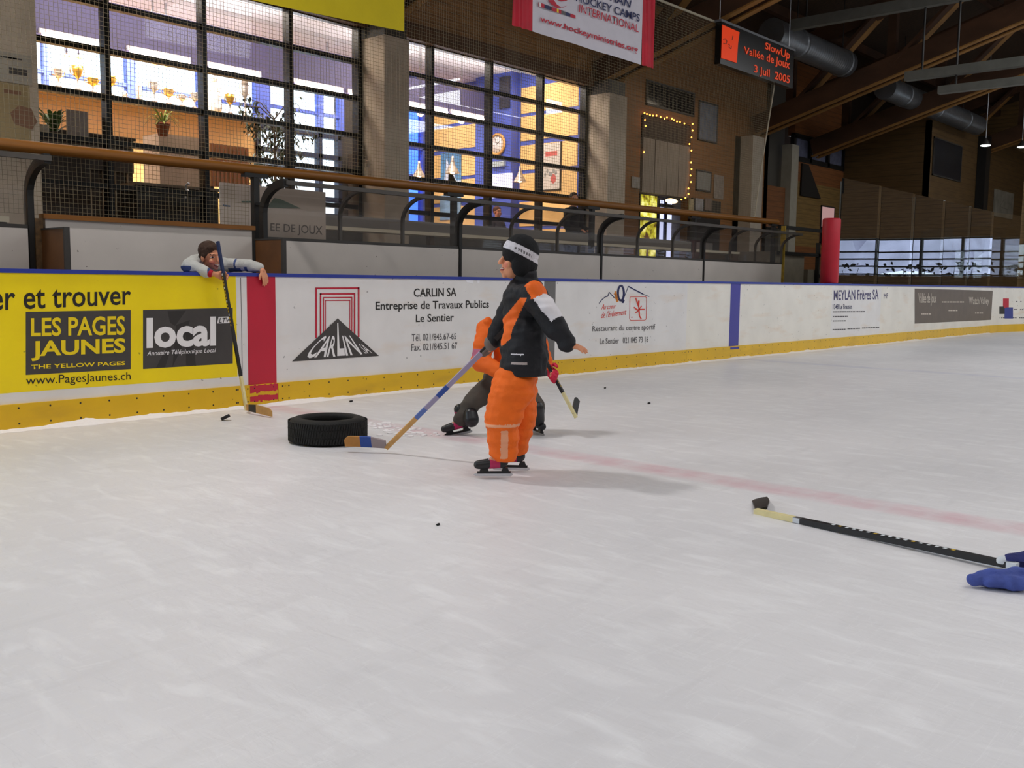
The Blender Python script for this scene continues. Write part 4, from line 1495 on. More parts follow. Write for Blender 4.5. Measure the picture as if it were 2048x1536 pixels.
# ================================================================ TIMBER WALL RIGHT OF THE WINDOWS
mb = MB()
GX0, GX1 = 13.2, 15.25
mb.box((11.83, 5.0, .55), (GX0, 5.2, 7.6))
mb.box((GX1, 5.0, .55), (19.2, 5.2, 7.6))
mb.box((GX0, 5.0, 4.93), (GX1, 5.2, 7.6))
struct(mb, 'wall_timber', planks('timber_wall', '#7e5226', .11, 2, .6))
struct(MB().box((12.0, 8.0, .5), (19.2, 8.2, 5.6)), 'wall_passage', mat('passage_wall', '#6d5a70', .8, .1))
struct(MB().box((11.6, 5.2, 4.93), (19.2, 8.2, 5.05)), 'ceiling_passage', mat('passage_ceiling', '#57504a', .8))
struct(MB().box((11.6, 5.2, .4), (19.2, 8.2, .55)), 'floor_passage', FLOORC)
struct(MB().box((19.1, 5.2, .4), (19.2, 8.2, 5.05)), 'wall_passage_right', HALLG)
# gate panels inside the light chain
t = thing('sliding_gate', 'grey boarded gate panels framed by the light chain', 'gate', (14.2, 4.98, 3.2))
MB().box((GX0 + .02, 4.97, 4.42), (GX1 - .02, 5.05, 4.9)).build('dark_panel', mat('gate_dark', '#3b2c20', .7, .2), t)
for k in range(4):
    xa = GX0 + .03 + k * (GX1 - GX0 - .06) / 4
    xb = GX0 + .03 + (k + 1) * (GX1 - GX0 - .06) / 4
    MB().box((xa + .012, 4.96, 3.22), (xb - .012, 5.04, 4.42)).build('leaf', mat('gate_grey', '#86796c', .7, .1, 3), t)
t = thing('light_string', 'chain of small warm lights framing the gate', 'fairy lights', (14.2, 4.92, 3.3))
pts = [P(x, y, 1, 4.93) for x, y in ((1285, 296), (1287, 250), (1288, 227), (1300, 231), (1318, 235), (1336, 238), (1352, 242), (1370, 247), (1385, 248), (1384, 262), (1381, 288), (1380, 322), (1381, 345), (1377, 378), (1371, 392), (1364, 400))]
MB().path(pts, .006, 5).build('cable', INK, t)
LB = mat('fairy_glow', '#ffb050', .5, emit='#ff9a38', estr=6)
for (x, y) in ((1288, 304), (1291, 252), (1290, 240), (1289, 226), (1294, 228), (1300, 230), (1306, 231), (1313, 231), (1321, 234), (1329, 237), (1334, 235), (1344, 237), (1348, 240), (1354, 243), (1360, 244), (1369, 247), (1385, 248), (1385, 261), (1383, 275), (1379, 288), (1383, 301), (1382, 325), (1383, 338), (1381, 351), (1382, 364), (1377, 377), (1377, 388), (1371, 396), (1363, 399)):
    q = P(x, y, 1, 4.92)
    MB().ell(q, (.017, .017, .02), nu=8, nv=6).build('light_bulb', LB, t)
# things under the gate
a, b = P(1281, 386, 1, 5.3), P(1311, 512, 1, 5.3)
t = thing('vending_machine', 'glowing yellow vending machine under the gate', 'vending machine', (13.6, 5.6, .55))
MB().box((a.x, 5.3, .55), (b.x, 5.9, a.z)).build('cabinet', mat('vend_side', '#3a3424', .5), t)
m = bpy.data.materials.new('vend_front')
m.use_nodes = True
nt = m.node_tree
bs = nt.nodes['Principled BSDF']
n = nt.nodes.new('ShaderNodeTexNoise')
n.inputs['Scale'].default_value = 5
n.inputs['Detail'].default_value = 3
tc = nt.nodes.new('ShaderNodeTexCoord')
nt.links.new(tc.outputs['Object'], n.inputs[0])
r = nt.nodes.new('ShaderNodeValToRGB')
els = r.color_ramp.elements
els[0].position, els[0].color = .38, lin('#4a2a0c')
els[1].position, els[1].color = .68, lin('#f0e890')
e = els.new(.5)
e.color = lin('#b8b020')
nt.links.new(n.outputs['Fac'], r.inputs[0])
nt.links.new(r.outputs[0], bs.inputs['Emission Color'])
nt.links.new(r.outputs[0], bs.inputs['Base Color'])
bs.inputs['Emission Strength'].default_value = .9
MB().box((a.x + .02, 5.285, .7), (b.x - .02, 5.3, a.z - .03)).build('lit_front', m, t)
t = thing('glazed_door', 'bright bluish glazed door beside the vending machine', 'door', (14.4, 7.9, .55))
a, b = P(1316, 398, 1, 7.9), P(1357, 480, 1, 7.9)
MB().box((a.x, 7.93, .55), (b.x, 7.96, a.z)).build('pane', mat('door_glow', '#cfd6f2', .4, emit='#c4ccf4', estr=1.1), t)
mb = MB()
for px in (1316, 1331, 1357):
    x = P(px, 430, 1, 7.9).x
    mb.box((x - .06, 7.88, .55), (x + .06, 7.95, a.z))
for py in (398, 412, 424):
    z = P(1335, py, 1, 7.9).z
    mb.box((a.x, 7.88, z - .05), (b.x, 7.95, z + .05))
mb.build('frame', mat('door_blue', '#26305f', .5), t)
q = P(1343, 402, 1, 7.4)
single(MB().ell(q, (.28, .1, .07)), 'ceiling_light', mat('oval_glow', '#fff0d0', .5, emit='#ffd8a0', estr=3), 'oval glowing ceiling light over the bluish door', 'lamp')
single(MB().box(P(1250, 430, 1, 5.25), P(1279, 384, 1, 5.25) + V((0, .5, 0))).box(P(1250, 430, 1, 5.25), V((P(1279, 430, 1, 5.25).x, 5.75, .55))), 'dark_cabinet', mat('cab_dark', '#151312', .6), 'dark cabinet left of the vending machine', 'cabinet')


def wallpic(name, label, cat, x0, y0, x1, y1, c, frame=True, y=4.995, mid=None):
    a, b = P(x0, (y0 + y1) / 2, 1, y), P(x1, (y0 + y1) / 2, 1, y)
    zc = P((x0 + x1) / 2, y0, 1, y).z
    zd = P((x0 + x1) / 2, y1, 1, y).z
    t = thing(name, label, cat, ((a.x + b.x) / 2, y, zd))
    MB().box((a.x + .03, y - .02, zd + .03), (b.x - .03, y, zc - .03)).build('sheet', c, t)
    if frame:
        f = MB()
        f.box((a.x, y - .03, zd), (a.x + .04, y, zc)).box((b.x - .04, y - .03, zd), (b.x, y, zc)).box((a.x, y - .03, zd), (b.x, y, zd + .04)).box((a.x, y - .03, zc - .04), (b.x, y, zc))
        f.build('frame', DARKM if mid is None else mid, t)
    return t


wallpic('interior_window', 'dark wide window high on the timber wall', 'window', 1291, 172, 1388, 222, mat('dark_pane', '#15171a', .15, spec=.8))
wallpic('interior_window', 'upright grey glazed window right of the light chain', 'window', 1396, 205, 1434, 284, mat('grey_pane', '#6d7078', .25, spec=.7, var=.2))
wallpic('notice', 'small white notice left of the light chain', 'notice', 1261, 351, 1280, 379, mat('notice_white', '#8f8880', .6, .2, 9), False)
wallpic('notice', 'grey framed notice right of the light chain', 'notice', 1391, 341, 1421, 383, mat('notice_dim', '#7f7b74', .6, .1))
wallpic('notice', 'narrow pale notice at the right of the grey framed one', 'notice', 1426, 348, 1447, 400, mat('notice_pale', '#86786c', .6, .2, 9), False)
t = thing('display_stand', 'stand with small pictures under the notices', 'stand', (15.9, 4.9, .55))
for k, (x0, x1) in enumerate(((1378, 1388), (1391, 1407), (1410, 1424))):
    a, b = P(x0, 420, 1, 4.7), P(x1, 398, 1, 4.7)
    MB().box((a.x, 4.7, a.z), (b.x, 4.72, b.z)).build('picture', mat('pic_%d' % k, ('#9a8a6a', '#8a8686', '#6c5a50')[k], .6, .3, 6), t)
MB().box((15.0, 4.72, .55), (16.3, 4.78, 3.2)).build('back', mat('stand_dark', '#221c18', .7), t)
# concrete columns right of the timber wall
for (x0, x1, yt, yy, nm) in ((1466, 1501, 275, 5.0, 'wide grey column at the right end of the timber wall'), (1502, 1524, 272, 4.6, 'narrow pale column behind the right edge of the net')):
    a, b = P(x0, 400, 1, yy), P(x1, 400, 1, yy)
    zt = P((x0 + x1) / 2, yt, 1, yy).z
    single(MB().box((a.x, yy, .55), (b.x, yy + .35, zt)), 'concrete_column', mat('column_' + str(x0), '#6e685d' if x0 < 1500 else '#a89c8c', .8, .08), nm, 'column')

# ================================================================ FAR RIGHT END OF THE HALL
OW = planks('orange_boarding', '#7a4a24', .14, 2, .6)
GW = planks('greenish_boarding', '#7d6134', .14, 2, .6)
mb = MB()
mb.box((20.7, 5.0, 4.12), (24.1, 5.2, 4.72))
mb.box((20.7, 5.0, 5.34), (24.1, 5.2, 8))
mb.box((20.7, 5.0, .5), (24.1, 5.2, 2.3))
struct(mb, 'wall_stand', OW)
struct(MB().box((20.7, 5.01, 2.3), (24.1, 5.2, 4.12)), 'wall_stand_lower', GW)
struct(MB().box((19.2, 5.3, .5), (20.7, 5.5, 7.5)), 'wall_stand_recess', mat('recess_grey', '#4a463f', .8))
f, p = MB(), MB()
for x in (20.72, 21.75, 22.95, 24.08):
    f.box((x - .07, 4.98, 4.70), (x + .07, 5.1, 5.36))
f.box((20.7, 4.98, 4.66), (24.1, 5.1, 4.80)).box((20.7, 4.98, 5.30), (24.1, 5.1, 5.42))
p.box((20.7, 5.06, 4.72), (24.1, 5.08, 5.34), 0)
window(9, f, p, None, mat('dull_pane', '#6c6f84', .2, spec=.8, var=.15))
single(MB().box((19.23, 5.0, 2.75), (20.26, 5.08, 3.86)), 'balcony_panel', OW, 'orange timber balcony panel left of the slim grey column', 'panel')
single(MB().box((20.27, 4.85, .55), (20.69, 5.15, 5.05)), 'concrete_column', mat('slim_column', '#9a9384', .8, .06), 'slim grey column beside the orange timber balcony panel', 'column')
single(MB().prism([(21.15, 4.95, 4.62), (21.55, 4.95, 4.62), (22.45, 4.95, 3.72), (21.15, 4.95, 3.72)], (0, .04, 0)), 'stair_flight', mat('stair_dark', '#1b140e', .7), 'dark wedge shaped stair side on the orange timber wall', 'stair')
wallpic('interior_window', 'small pinkish lit window beside the red padded post', 'window', 1640, 412, 1667, 488, mat('pinkish_pane', '#c9a4a0', .3, emit='#c59a98', estr=.35), True)
tq = [o for o in COL.objects if o.get('label', '').startswith('small pinkish')][0]
a, b = P(1641, 488, 1, 4.96), P(1666, 456, 1, 4.96)
MB().box((a.x, 4.955, a.z), (b.x, 4.974, b.z)).build('lower_panel', mat('black_pane', '#0c0b0a', .3), tq)
mb = MB()
mb.box((24.06, 2.48, .0), (24.2, 5.3, 5.95))
mb.box((24.06, 2.48, .0), (33.9, 2.62, 5.95))
mb.box((24.06, 2.48, 5.95), (33.9, 5.3, 6.05))
struct(mb, 'wall_booth', planks('booth_boarding', '#5c4526', .17, 2, .6))
wallpic('interior_window', 'dark window with a blind on the upper booth', 'window', 1865, 282, 1922, 358, mat('blind_dark', '#14161f', .4, .3, 3), True, 2.47)
q = [P(1703, 475, 0, 24.05), P(1757, 475, 0, 24.05), P(1757, 421, 0, 24.05), P(1703, 421, 0, 24.05)]
t = thing('booth_door', 'dark door in the booth side wall behind the corner glass', 'door', (24.05, 4, .1))
MB().box((24.03, q[1].y, .3), (24.06, q[0].y, q[2].z)).build('leaf', mat('door_dark', '#17151a', .5), t)
MB().box((24.025, q[1].y - .06, q[2].z), (24.06, q[0].y + .06, q[2].z + .09)).build('frame', mat('door_frame', '#5b3a22', .6), t)
single(MB().box((28.4, 2.2, 0), (28.85, 2.47, 6)), 'steel_column', BLACKM, 'black steel column in front of the timber booth', 'column')
single(MB().box((30.4, 2.43, 3.6), (32.6, 2.47, 4.5)).prism([(31.0, 2.42, 3.95), (32.0, 2.42, 3.9), (32.2, 2.42, 4.15), (31.4, 2.42, 4.2)], (0, -.005, 0)), 'wall_sign', mat('sign_faded', '#7d786c', .6, .25, 3), 'faded pale sign on the booth at the right picture edge', 'sign')
q = P(1797, 462, 0, 24.03)
single(MB().lathe([(0, -.28), (.12, -.3), (.17, -.1), (.13, .15), (.07, .3), (0, .32)], q + V((-.12, 0, 0)), 14).ell(q + V((-.12, -.12, -.12)), (.08, .12, .14)), 'hanging_coat', mat('coat_yellow', '#a8842a', .8, .2), 'yellowish coat hanging on the booth wall behind the corner glass', 'coat')
for (px, py, nm) in ((1971, 291, 'white hall lamp hanging in front of the black steel column'), (2044, 294, 'white hall lamp at the right picture edge')):
    q = P(px, py, 1, 1.2)
    t = thing('hanging_lamp', nm, 'lamp', q, group='white hall lamps at the far right')
    MB().lathe([(0, .0), (.12, .0), (.13, .03), (.07, .12), (.03, .2), (0, .2)], q, 16).build('shade', DARKM, t)
    MB().ell(q, (.14, .14, .03)).build('diffuser', mat('lamp_white', '#ffffff', .5, emit='#e8f4ee', estr=1.6), t)
    MB().tube((q.x, q.y, q.z + .2), (q.x, q.y, 9), .012, n=6).build('rod', STEEL, t)
# steps and handrails right of the shelter
for (x0, x1, zt, nm) in ((13.42, 14.75, 1.86, 'higher grey concrete block right of the bench boards'), (14.95, 17.3, 1.52, 'lower grey concrete block left of the red padded post')):
    single(MB().box((x0, 1.75, .0), (x1, 2.6, zt)), 'concrete_step', mat('step_grey', '#7b7264', .8, .1), nm, 'step')
t = thing('stair_railing', 'black stair railing between the concrete blocks', 'railing', (15, 1.7, .1))
for (a, b) in (((13.45, 1.7, 2.36), (15.6, 1.7, 2.36)), ((13.45, 1.7, 1.83), (15.6, 1.7, 1.83)), ((15.3, 1.7, .2), (15.3, 1.7, 2.1)), ((15.3, 1.7, 1.38), (16.5, 1.7, 1.38)), ((16.5, 1.7, .2), (16.5, 1.7, 1.4))):
    MB().bar(a, b, .07, .07).build('bar', BLACKM, t)
single(MB().box((13.5, 3.05, .5), (18.0, 4.5, 1.2)).box((15, 3.6, .5), (18.0, 4.5, 1.9)), 'stand_platform', mat('stand_wood', '#4a321e', .7, .2), 'dark brown stepped platform behind the concrete blocks', 'platform')
t = single(MB().lathe([(0, 0), (.15, 0), (.165, .02), (.165, 1.17), (.15, 1.2), (0, 1.2)], (12.42, .14, 1.213), 20), 'padded_post', mat('red_pad', '#b21a2c', .5, .08), 'red padded post standing on the boards where the tall glass begins', 'post')
t = thing('spectator_bench', 'dark timber spectator bench behind the tall corner glass', 'bench', (20.5, 1.7, .1))
MB().box((17.6, 1.25, .1), (23.8, 2.2, 1.5)).build('body', mat('bench_dark', '#17130f', .8), t)
MB().box((17.6, 1.2, 1.5), (23.8, 2.25, 1.54)).build('edge', mat('bench_edge', '#5a3a1c', .6), t)
# tall glass on the boards towards the corner
t = thing('corner_glass', 'tall clear glass panes on the boards around the far corner', 'glass', (18, .05, 1.2))
CG = glass('rink_glass', (.955, .97, .95), 2.2, .012, (.35, .36, .33))
rnd = random.Random(21)
x = 12.60
tilt = (.002, -.004, .003, -.003, .002)
i = 0
while x < 21.9:
    x2 = min(x + 1.9, 22.0)
    tw = tilt[i % 5]
    a, b = V((x + .01, .05 + tw * .95, 1.216)), V((x2 - .01, .05 - tw * .95, 1.216))
    up = V((0, rnd.uniform(-.004, .004), 1.95 - .012 * i))
    off = V((0, .012, 0))
    MB().prism([a, b, b + up, a + up], off).build('pane', CG, t)
    x = x2
    i += 1
for k in range(5):
    t0, t1 = math.pi / 2 - k * .22, math.pi / 2 - (k + 1) * .22
    a = V((cx + (R0 + .05) * math.cos(t0), cy + (R0 + .05) * math.sin(t0), 1.216))
    b = V((cx + (R0 + .05) * math.cos(t1), cy + (R0 + .05) * math.sin(t1), 1.216))
    MB().prism([a, b, b + V((0, 0, 1.9)), a + V((0, 0, 1.9))], (.008, .008, 0)).build('pane', glass('corner_pane', (.985, .99, .98), .25), t)
for xx in (12.6, 16.4, 20.2):
    MB().box((xx - .012, .065, 1.215), (xx + .012, .08, 3.1)).build('clip', mat('clip_grey', '#4a4d4a', .5), t)

# ================================================================ ROOF TIMBERS
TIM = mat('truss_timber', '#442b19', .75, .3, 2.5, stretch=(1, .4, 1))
TIM_LIT = mat('truss_timber_lit', '#8a6230', .7, .2, 2.5)  # paler copy of the truss timber with light painted into its colour
k_ = .29


def truss(label, xt, z0, y0=4.85):
    t = thing('roof_truss', label, 'roof truss', (xt, y0, z0), group='timber roof trusses')
    d = V((0, -1, k_)).normalized()
    L = 17.6 / math.cos(math.atan(k_))
    for s in (-.17, .17):
        a = V((xt + s, y0, z0 + .23))
        MB().bar(a, a + d * L, .15, .46).build('bottom_chord', TIM, t)
        MB().bar(a + V((0, 0, -.245)), a + V((0, 0, -.245)) + d * L, .152, .03).build('lit_underside', TIM_LIT, t)  # strip added so the chord's underside looks lit
    a = V((xt, y0, z0 + 1.75))
    MB().bar(a, a + d * L, .2, .4).build('top_chord', TIM, t)
    n = 7
    for i in range(n):
        s = (i + .35) * L / n
        p = V((xt, y0, z0 + .23)) + d * s
        MB().bar(p, p + V((0, 0, 1.5)), .16, .2, up=(0, 1, 0)).build('upright', TIM, t)
        q = V((xt, y0, z0 + 1.75)) + d * (s + L / n * .93)
        for sg in (-.13, .13):
            MB().bar(p + V((sg, 0, 0)), q + V((sg, 0, 0)), .07, .24, up=(1, 0, 0)).build('brace', TIM_LIT if sg > 0 else TIM, t)  # one brace of each pair takes the lit timber colour
    return t


truss('timber roof truss over the left pillar, above the picture', -.25, 5.32)
truss('timber roof truss rising from the pillar under the yellow banner', 5.5, 5.32)
truss('timber roof truss rising from the pillar beside the timber wall', 11.55, 5.26)
truss('timber roof truss crossing behind the light sign', 18.3, 5.05)
truss('timber roof truss from the slim grey column beside the balcony panel', 21.7, 4.85)
truss('farthest timber roof truss above the booth', 29.3, 4.9)
GB = mat('grey_beam', '#55554f', .6, .1)
for (pa, pb, hh, nm) in (((1585, 45), (1900, 1), .21, 'upper grey steel tie beam in front of the roof trusses'), ((1812, 150), (2048, 127), .17, 'middle grey steel tie beam on the right'), ((1878, 179), (2048, 163), .14, 'lowest grey steel tie beam on the right')):
    a, b = P(pa[0], pa[1], 0, 14.3), P(pb[0], pb[1], 0, 14.3)
    z = (a.z + b.z) / 2
    t = thing('tie_beam', nm, 'steel beam', (14.3, a.y - 5, z), group='grey steel tie beams')
    MB().bar((14.3, a.y, z), (14.3, a.y - 13, z), .16, hh).build('beam', GB, t)
    MB().tube((14.3, a.y - .3, z), (14.3, a.y - .3, z + 3), .02, n=6).tube((14.3, a.y - 8, z), (14.3, a.y - 8, z + 4.5), .02, n=6).build('hanger', BLACKM, t)
# ventilation ducts
DUCT = mat('duct_metal', '#7d8084', .38, .12, 3, metal=.75)


def duct(label, xa, xb, y, z, r):
    t = thing('air_duct', label, 'air duct', ((xa + xb) / 2, y, z - r))
    pts, rs = [], []
    x = xa
    k = 0
    while x < xb:
        pts.append((x, y, z))
        rs.append(r * (1.025 if k % 3 == 0 else 1.0))
        x += .035
        k += 1
    MB().path(pts, rs, 20).build('pipe', DUCT, t)
    x = xa + 1.2
    while x < xb:
        MB().lathe([(r, -.06), (r * 1.07, -.05), (r * 1.07, .05), (r, .06)], (x, y, z), 20, rot=Matrix.Rotation(HP, 3, 'Y')).build('collar', DUCT, t)
        MB().tube((x, y, z + r), (x, y, z + r + 1.2), .012, n=6).build('strap', BLACKM, t)
        x += 2.4
    return t


duct('ribbed air duct running above and behind the light sign', 14.2, 18.0, 2.45, 6.46, .30)
duct('smooth air duct farther along the hall under the grey tie beams', 19.6, 27, 2.1, 6.12, .28)
# purlins
for j, y in enumerate((3.5, .5, -2.5, -5.5, -8.5)):
    single(MB().box((-6, y - .07, zr(y) - .32), (34, y + .07, zr(y) - .1)), 'roof_purlin', TIM, 'timber purlin under the roof, %s from the window wall' % ('first', 'second', 'third', 'fourth', 'fifth')[j], 'beam', 'roof purlins')

# ================================================================ THINGS ON THE ICE
RUB = mat('tyre_rubber', '#171716', .75, .15, 20, .3, 120)
tc_ = V((-.805, -2.03, 0))
ts_ = .967
t = thing('tyre', 'black car tyre lying flat on the ice', 'tyre', tc_)
prof = []
Rm, hw = .285, .092
for (r, z) in ((.185, .012), (.20, .002), (.235, 0), (.268, .010), (.282, .03), (.287, .06), (.288, .092), (.287, .124), (.282, .154), (.268, .174), (.235, .186), (.20, .184), (.185, .172), (.182, .15), (.225, .135), (.245, .092), (.225, .05), (.182, .034)):
    prof.append((r * ts_, z * ts_))
MB().lathe(prof, tc_, 72, closed=True).build('casing', RUB, t)
mb = MB()
for i in range(90):
    a = 2 * math.pi * i / 90
    for z0, z1, off in ((.02, .062, 0), (.068, .118, .035), (.124, .166, 0)):
        aa = a + off
        c0 = tc_ + V((math.cos(aa) * .287 * ts_, math.sin(aa) * .287 * ts_, z0 * ts_))
        c1 = tc_ + V((math.cos(aa + .03) * .287 * ts_, math.sin(aa + .03) * .287 * ts_, z1 * ts_))
        mb.bar(c0, c1, .013, .008, up=(math.cos(aa), math.sin(aa), 0))
mb.build('tread', RUB, t)

PUCK = mat('puck_rubber', '#1a1a1b', .7)
rot = Matrix.Rotation(math.radians(-26), 3, FV)
q = P(451, 836, 1, -.52)
mb = MB().lathe([(0, -.0127), (.036, -.0127), (.038, -.011), (.038, .011), (.036, .0127), (0, .0127)], (0, 0, 0), 28, rot=rot)
zmin = min(v[2] for v in mb.v)
pq = P(451, 841, 2, 0)
o = mb.build('puck', PUCK)
tag(o, 'black puck tilted on the ice beside the stick of the leaning boy', 'puck')
o.location = (pq.x, pq.y, -zmin)
for (px, py, sz, nm) in ((702, 804, .020, 'black rubber crumb on the ice by the boards right of the tyre'), (1298, 808, .022, 'small dark crumb on the ice far right of the kneeling child'), (876, 1051, .012, 'tiny dark crumb on the open ice in the middle'), (1210, 777, .018, 'small dark crumb on the ice near the yellow kick plate')):
    q = P(px, py, 2, 0)
    single(MB().ell(q + V((0, 0, sz * .4)), (sz, sz * .6, sz * .42), nu=8, nv=6).ell(q + V((sz * .8, .006, sz * .4)), (sz * .6, sz * .4, sz * .4), nu=8, nv=6), 'rubber_crumb', PUCK, nm, 'crumb', 'dark crumbs on the ice')
# loose shaved ice behind the tyre
rnd = random.Random(5)
mb = MB()
for (px, py, wd) in ((790, 860, 40), (825, 868, 30), (760, 850, 25)):
    for k in range(26):
        q = P(px + rnd.gauss(0, wd * .6), py + rnd.gauss(0, 3), 2, 0)
        s = rnd.uniform(.006, .02)
        mb.ell(q + V((0, 0, s * .2)), (s * 1.6, s * 1.3, s * .5), nu=8, nv=5)
tag(mb.build('ice_shavings', MATS['ice_snow']), 'loose white ice shavings right of the tyre', 'snow', kind='stuff')

WOODS = mat('stick_wood', '#c79a5a', .5, .15, 14)
WOODP = mat('stick_pale_wood', '#dccf9a', .5, .1, 14)
WOODO = mat('stick_orange_wood', '#b8803c', .5, .15, 14)
BLK = mat('stick_black', '#191718', .45)
WTAPE = mat('white_tape', '#cfd4d8', .7)
BTAPE = mat('blue_tape', '#2f4f9c', .7)
GOLDP = mat('stick_gold', '#c2a032', .5)
NAVYT = mat('navy_tape', '#1d2a4e', .7)
LILAC = mat('stick_lilac', '#9c97b4', .5)


def stick(label, butt, heel, tip, segs, blade_m, bands=(), up=None, group=None, bh=.065, sz=(.03, .021), curve=.02, marks=()):
    """Hockey stick: shaft from butt to heel in coloured lengths, blade from heel to tip."""
    butt, heel, tip = V(butt), V(heel), V(tip)
    t = thing('hockey_stick', label, 'hockey stick', heel)
    d = heel - butt
    bl = (tip - heel)
    nrm = d.normalized().cross(bl.normalized()).normalized()
    upb = up.normalized() if up is not None else bl.normalized().cross(nrm).normalized()
    if up is None and upb.dot(-d) < 0:
        upb = -upb
    for (u0, u1, nm, m) in segs:
        MB().bar(butt + d * u0, butt + d * u1, sz[1], sz[0], up=bl - d * (bl.dot(d) / d.dot(d))).build(nm, m, t)
    for (u0, u1, m, w_) in marks:
        s1 = nrm * (sz[1] / 2 + .0008)
        mb = MB()
        c0, c1 = butt + d * u0, butt + d * u1
        sd = (bl - d * (bl.dot(d) / d.dot(d))).normalized() * w_
        for sg in (-1, 1):
            mb.add([c0 + s1 * sg - sd, c1 + s1 * sg - sd, c1 + s1 * sg + sd, c0 + s1 * sg + sd], [(0, 1, 2, 3)])
        mb.build('marking', m, t)
    n = 8
    cuts = [0.0] + sorted(set([c for b in bands for c in b[:2]])) + [1.0]
    tw = .006

    def sect(u):
        c = heel + bl * u + nrm * (curve * u * u)
        h0 = bh * (.72 + .28 * min(1, u * 2.5)) * (1 if u < .85 else 1 - .35 * ((u - .85) / .15) ** 2)
        th = tw * (1.3 - .7 * u)
        b0 = c
        return [b0 - nrm * th, b0 + nrm * th, b0 + nrm * th * .9 + upb * h0, b0 - nrm * th * .9 + upb * h0]
    for u0, u1 in zip(cuts, cuts[1:]):
        if u1 - u0 < 1e-4:
            continue
        m = blade_m
        nm = 'blade'
        for b in bands:
            if b[0] - 1e-6 <= u0 and u1 <= b[1] + 1e-6:
                m = b[2]
                nm = 'blade_tape'
        vs = []
        for i in range(n + 1):
            vs += sect(u0 + (u1 - u0) * i / n)
        fs = []
        for i in range(n):
            for k in range(4):
                fs.append((i * 4 + k, i * 4 + (k + 1) % 4, i * 4 + 4 + (k + 1) % 4, i * 4 + 4 + k))
        fs += [(3, 2, 1, 0), (n * 4, n * 4 + 1, n * 4 + 2, n * 4 + 3)]
        MB().add(vs, fs).build(nm, m, t)
    return t


# stick held by the leaning boy
heel = P(493, 815, 1, -.37)
heel.z = .03
tip = P(540, 834, 2, .012)
butt = P(435.5, 483, 1, -.035)
mk = [(.19 + k * .02, .202 + k * .02, GOLDP if k % 4 else WTAPE, .009) for k in range(16)]
stick('black and white hockey stick held upright by the leaning boy, blade tip on the ice', butt, heel, tip,
      ((0, .19, 'grip_tape', NAVYT), (.19, .66, 'shaft', BLK), (.66, .80, 'lower_shaft', BLK), (.80, 1.0, 'hosel', WOODP)), WOODS,
      ((.12, .42, BLK),), curve=-.02, bh=.07, marks=mk)
# stick lying on the ice
hl = P(1512, 1020, 2, .012)
tp = P(1521, 996, 2, .03)
bt = P(2035, 1133, 2, .030)
tp = P(1503, 994, 2, .012)
hl = P(1511, 1022, 2, .012)
mk = [(.20 + .028 * k, .212 + .028 * k, WTAPE if k % 5 else GOLDP, .010) for k in range(17)]
stick('black hockey stick with a pale wooden neck lying on the ice at the right', bt, hl, tp,
      ((0, .03, 'white_tape', WTAPE), (.03, .79, 'shaft', BLK), (.79, .82, 'silver_band', STEEL), (.82, 1.0, 'hosel', WOODP)), BLK,
      (), up=V((RV.x * .95, RV.y * .95, .28)), curve=.02, bh=.085, sz=(.034, .026), marks=mk)

ls = [o for o in COL.objects if o.get('label', '').startswith('black hockey stick with a pale wooden neck')][0]
sd = (V((-FV.x, -FV.y, 0))).normalized() * .0178
MB().bar(bt * .96 + hl * .04 + sd + V((0, 0, -.010)), bt * .21 + hl * .79 + sd + V((0, 0, -.006)), .004, .014).build('white_edge', WTAPE, ls)

# ================================================================ PEOPLE
def blob(caps, ells=(), voxel=.006, smooth=3, wr=0., wsc=14., wdir=(1, 1, 1), seed=0.):
    """One continuous surface grown from tapered limbs and ellipsoids."""
    mb = MB()
    for (p0, r0, p1, r1) in caps:
        p0, p1 = V(p0), V(p1)
        d = (p1 - p0)
        L = d.length
        if L < 1e-5:
            mb.ell(p0, (r0, r0, r0))
            continue
        d = d / L
        rot = V((0, 0, 1)).rotation_difference(d).to_matrix()
        prof = [(0, -r0)] + [(r0 * math.sin(a), -r0 * math.cos(a)) for a in (.4, .8, 1.2, 1.57)]
        prof += [(r1 * math.cos(a), L + r1 * math.sin(a)) for a in (0, .4, .8, 1.2)] + [(0, L + r1)]
        n = 16
        vs = [p0 + rot @ V((0, 0, prof[0][1]))]
        for (r, z) in prof[1:-1]:
            for i in range(n):
                t = 2 * math.pi * i / n
                vs.append(p0 + rot @ V((r * math.cos(t), r * math.sin(t), z)))
        vs.append(p0 + rot @ V((0, 0, prof[-1][1])))
        fs = []
        k = len(prof) - 2
        for i in range(n):
            fs.append((0, 1 + (i + 1) % n, 1 + i))
            fs.append((1 + (k - 1) * n + i, 1 + (k - 1) * n + (i + 1) % n, len(vs) - 1))
        for j in range(k - 1):
            for i in range(n):
                a = 1 + j * n
                fs.append((a + i, a + (i + 1) % n, a + n + (i + 1) % n, a + n + i))
        mb.add(vs, fs, 0, True)
    for e in ells:
        mb.ell(e[0], e[1], e[2] if len(e) > 2 else None, 20, 14)
    me0 = mb.mesh('t')
    o = bpy.data.objects.new('t', me0)
    COL.objects.link(o)
    md = o.modifiers.new('r', 'REMESH')
    md.mode = 'VOXEL'
    md.voxel_size = voxel
    md.use_smooth_shade = True
    if smooth:
        ms = o.modifiers.new('s', 'SMOOTH')
        ms.factor = .5
        ms.iterations = smooth
    me = evaluated(o)
    bpy.data.objects.remove(o)
    bpy.data.meshes.remove(me0)
    if wr:
        nrm = [v.normal.copy() for v in me.vertices]
        for v, n_ in zip(me.vertices, nrm):
            q = V((v.co.x * wdir[0], v.co.y * wdir[1], v.co.z * wdir[2])) * wsc + V((seed, 0, 0))
            v.co += n_ * (wr * (noise.noise(q) + .5 * noise.noise(q * 2.1)))
    me.polygons.foreach_set('use_smooth', [True] * len(me.polygons))
    me.update()
    return me


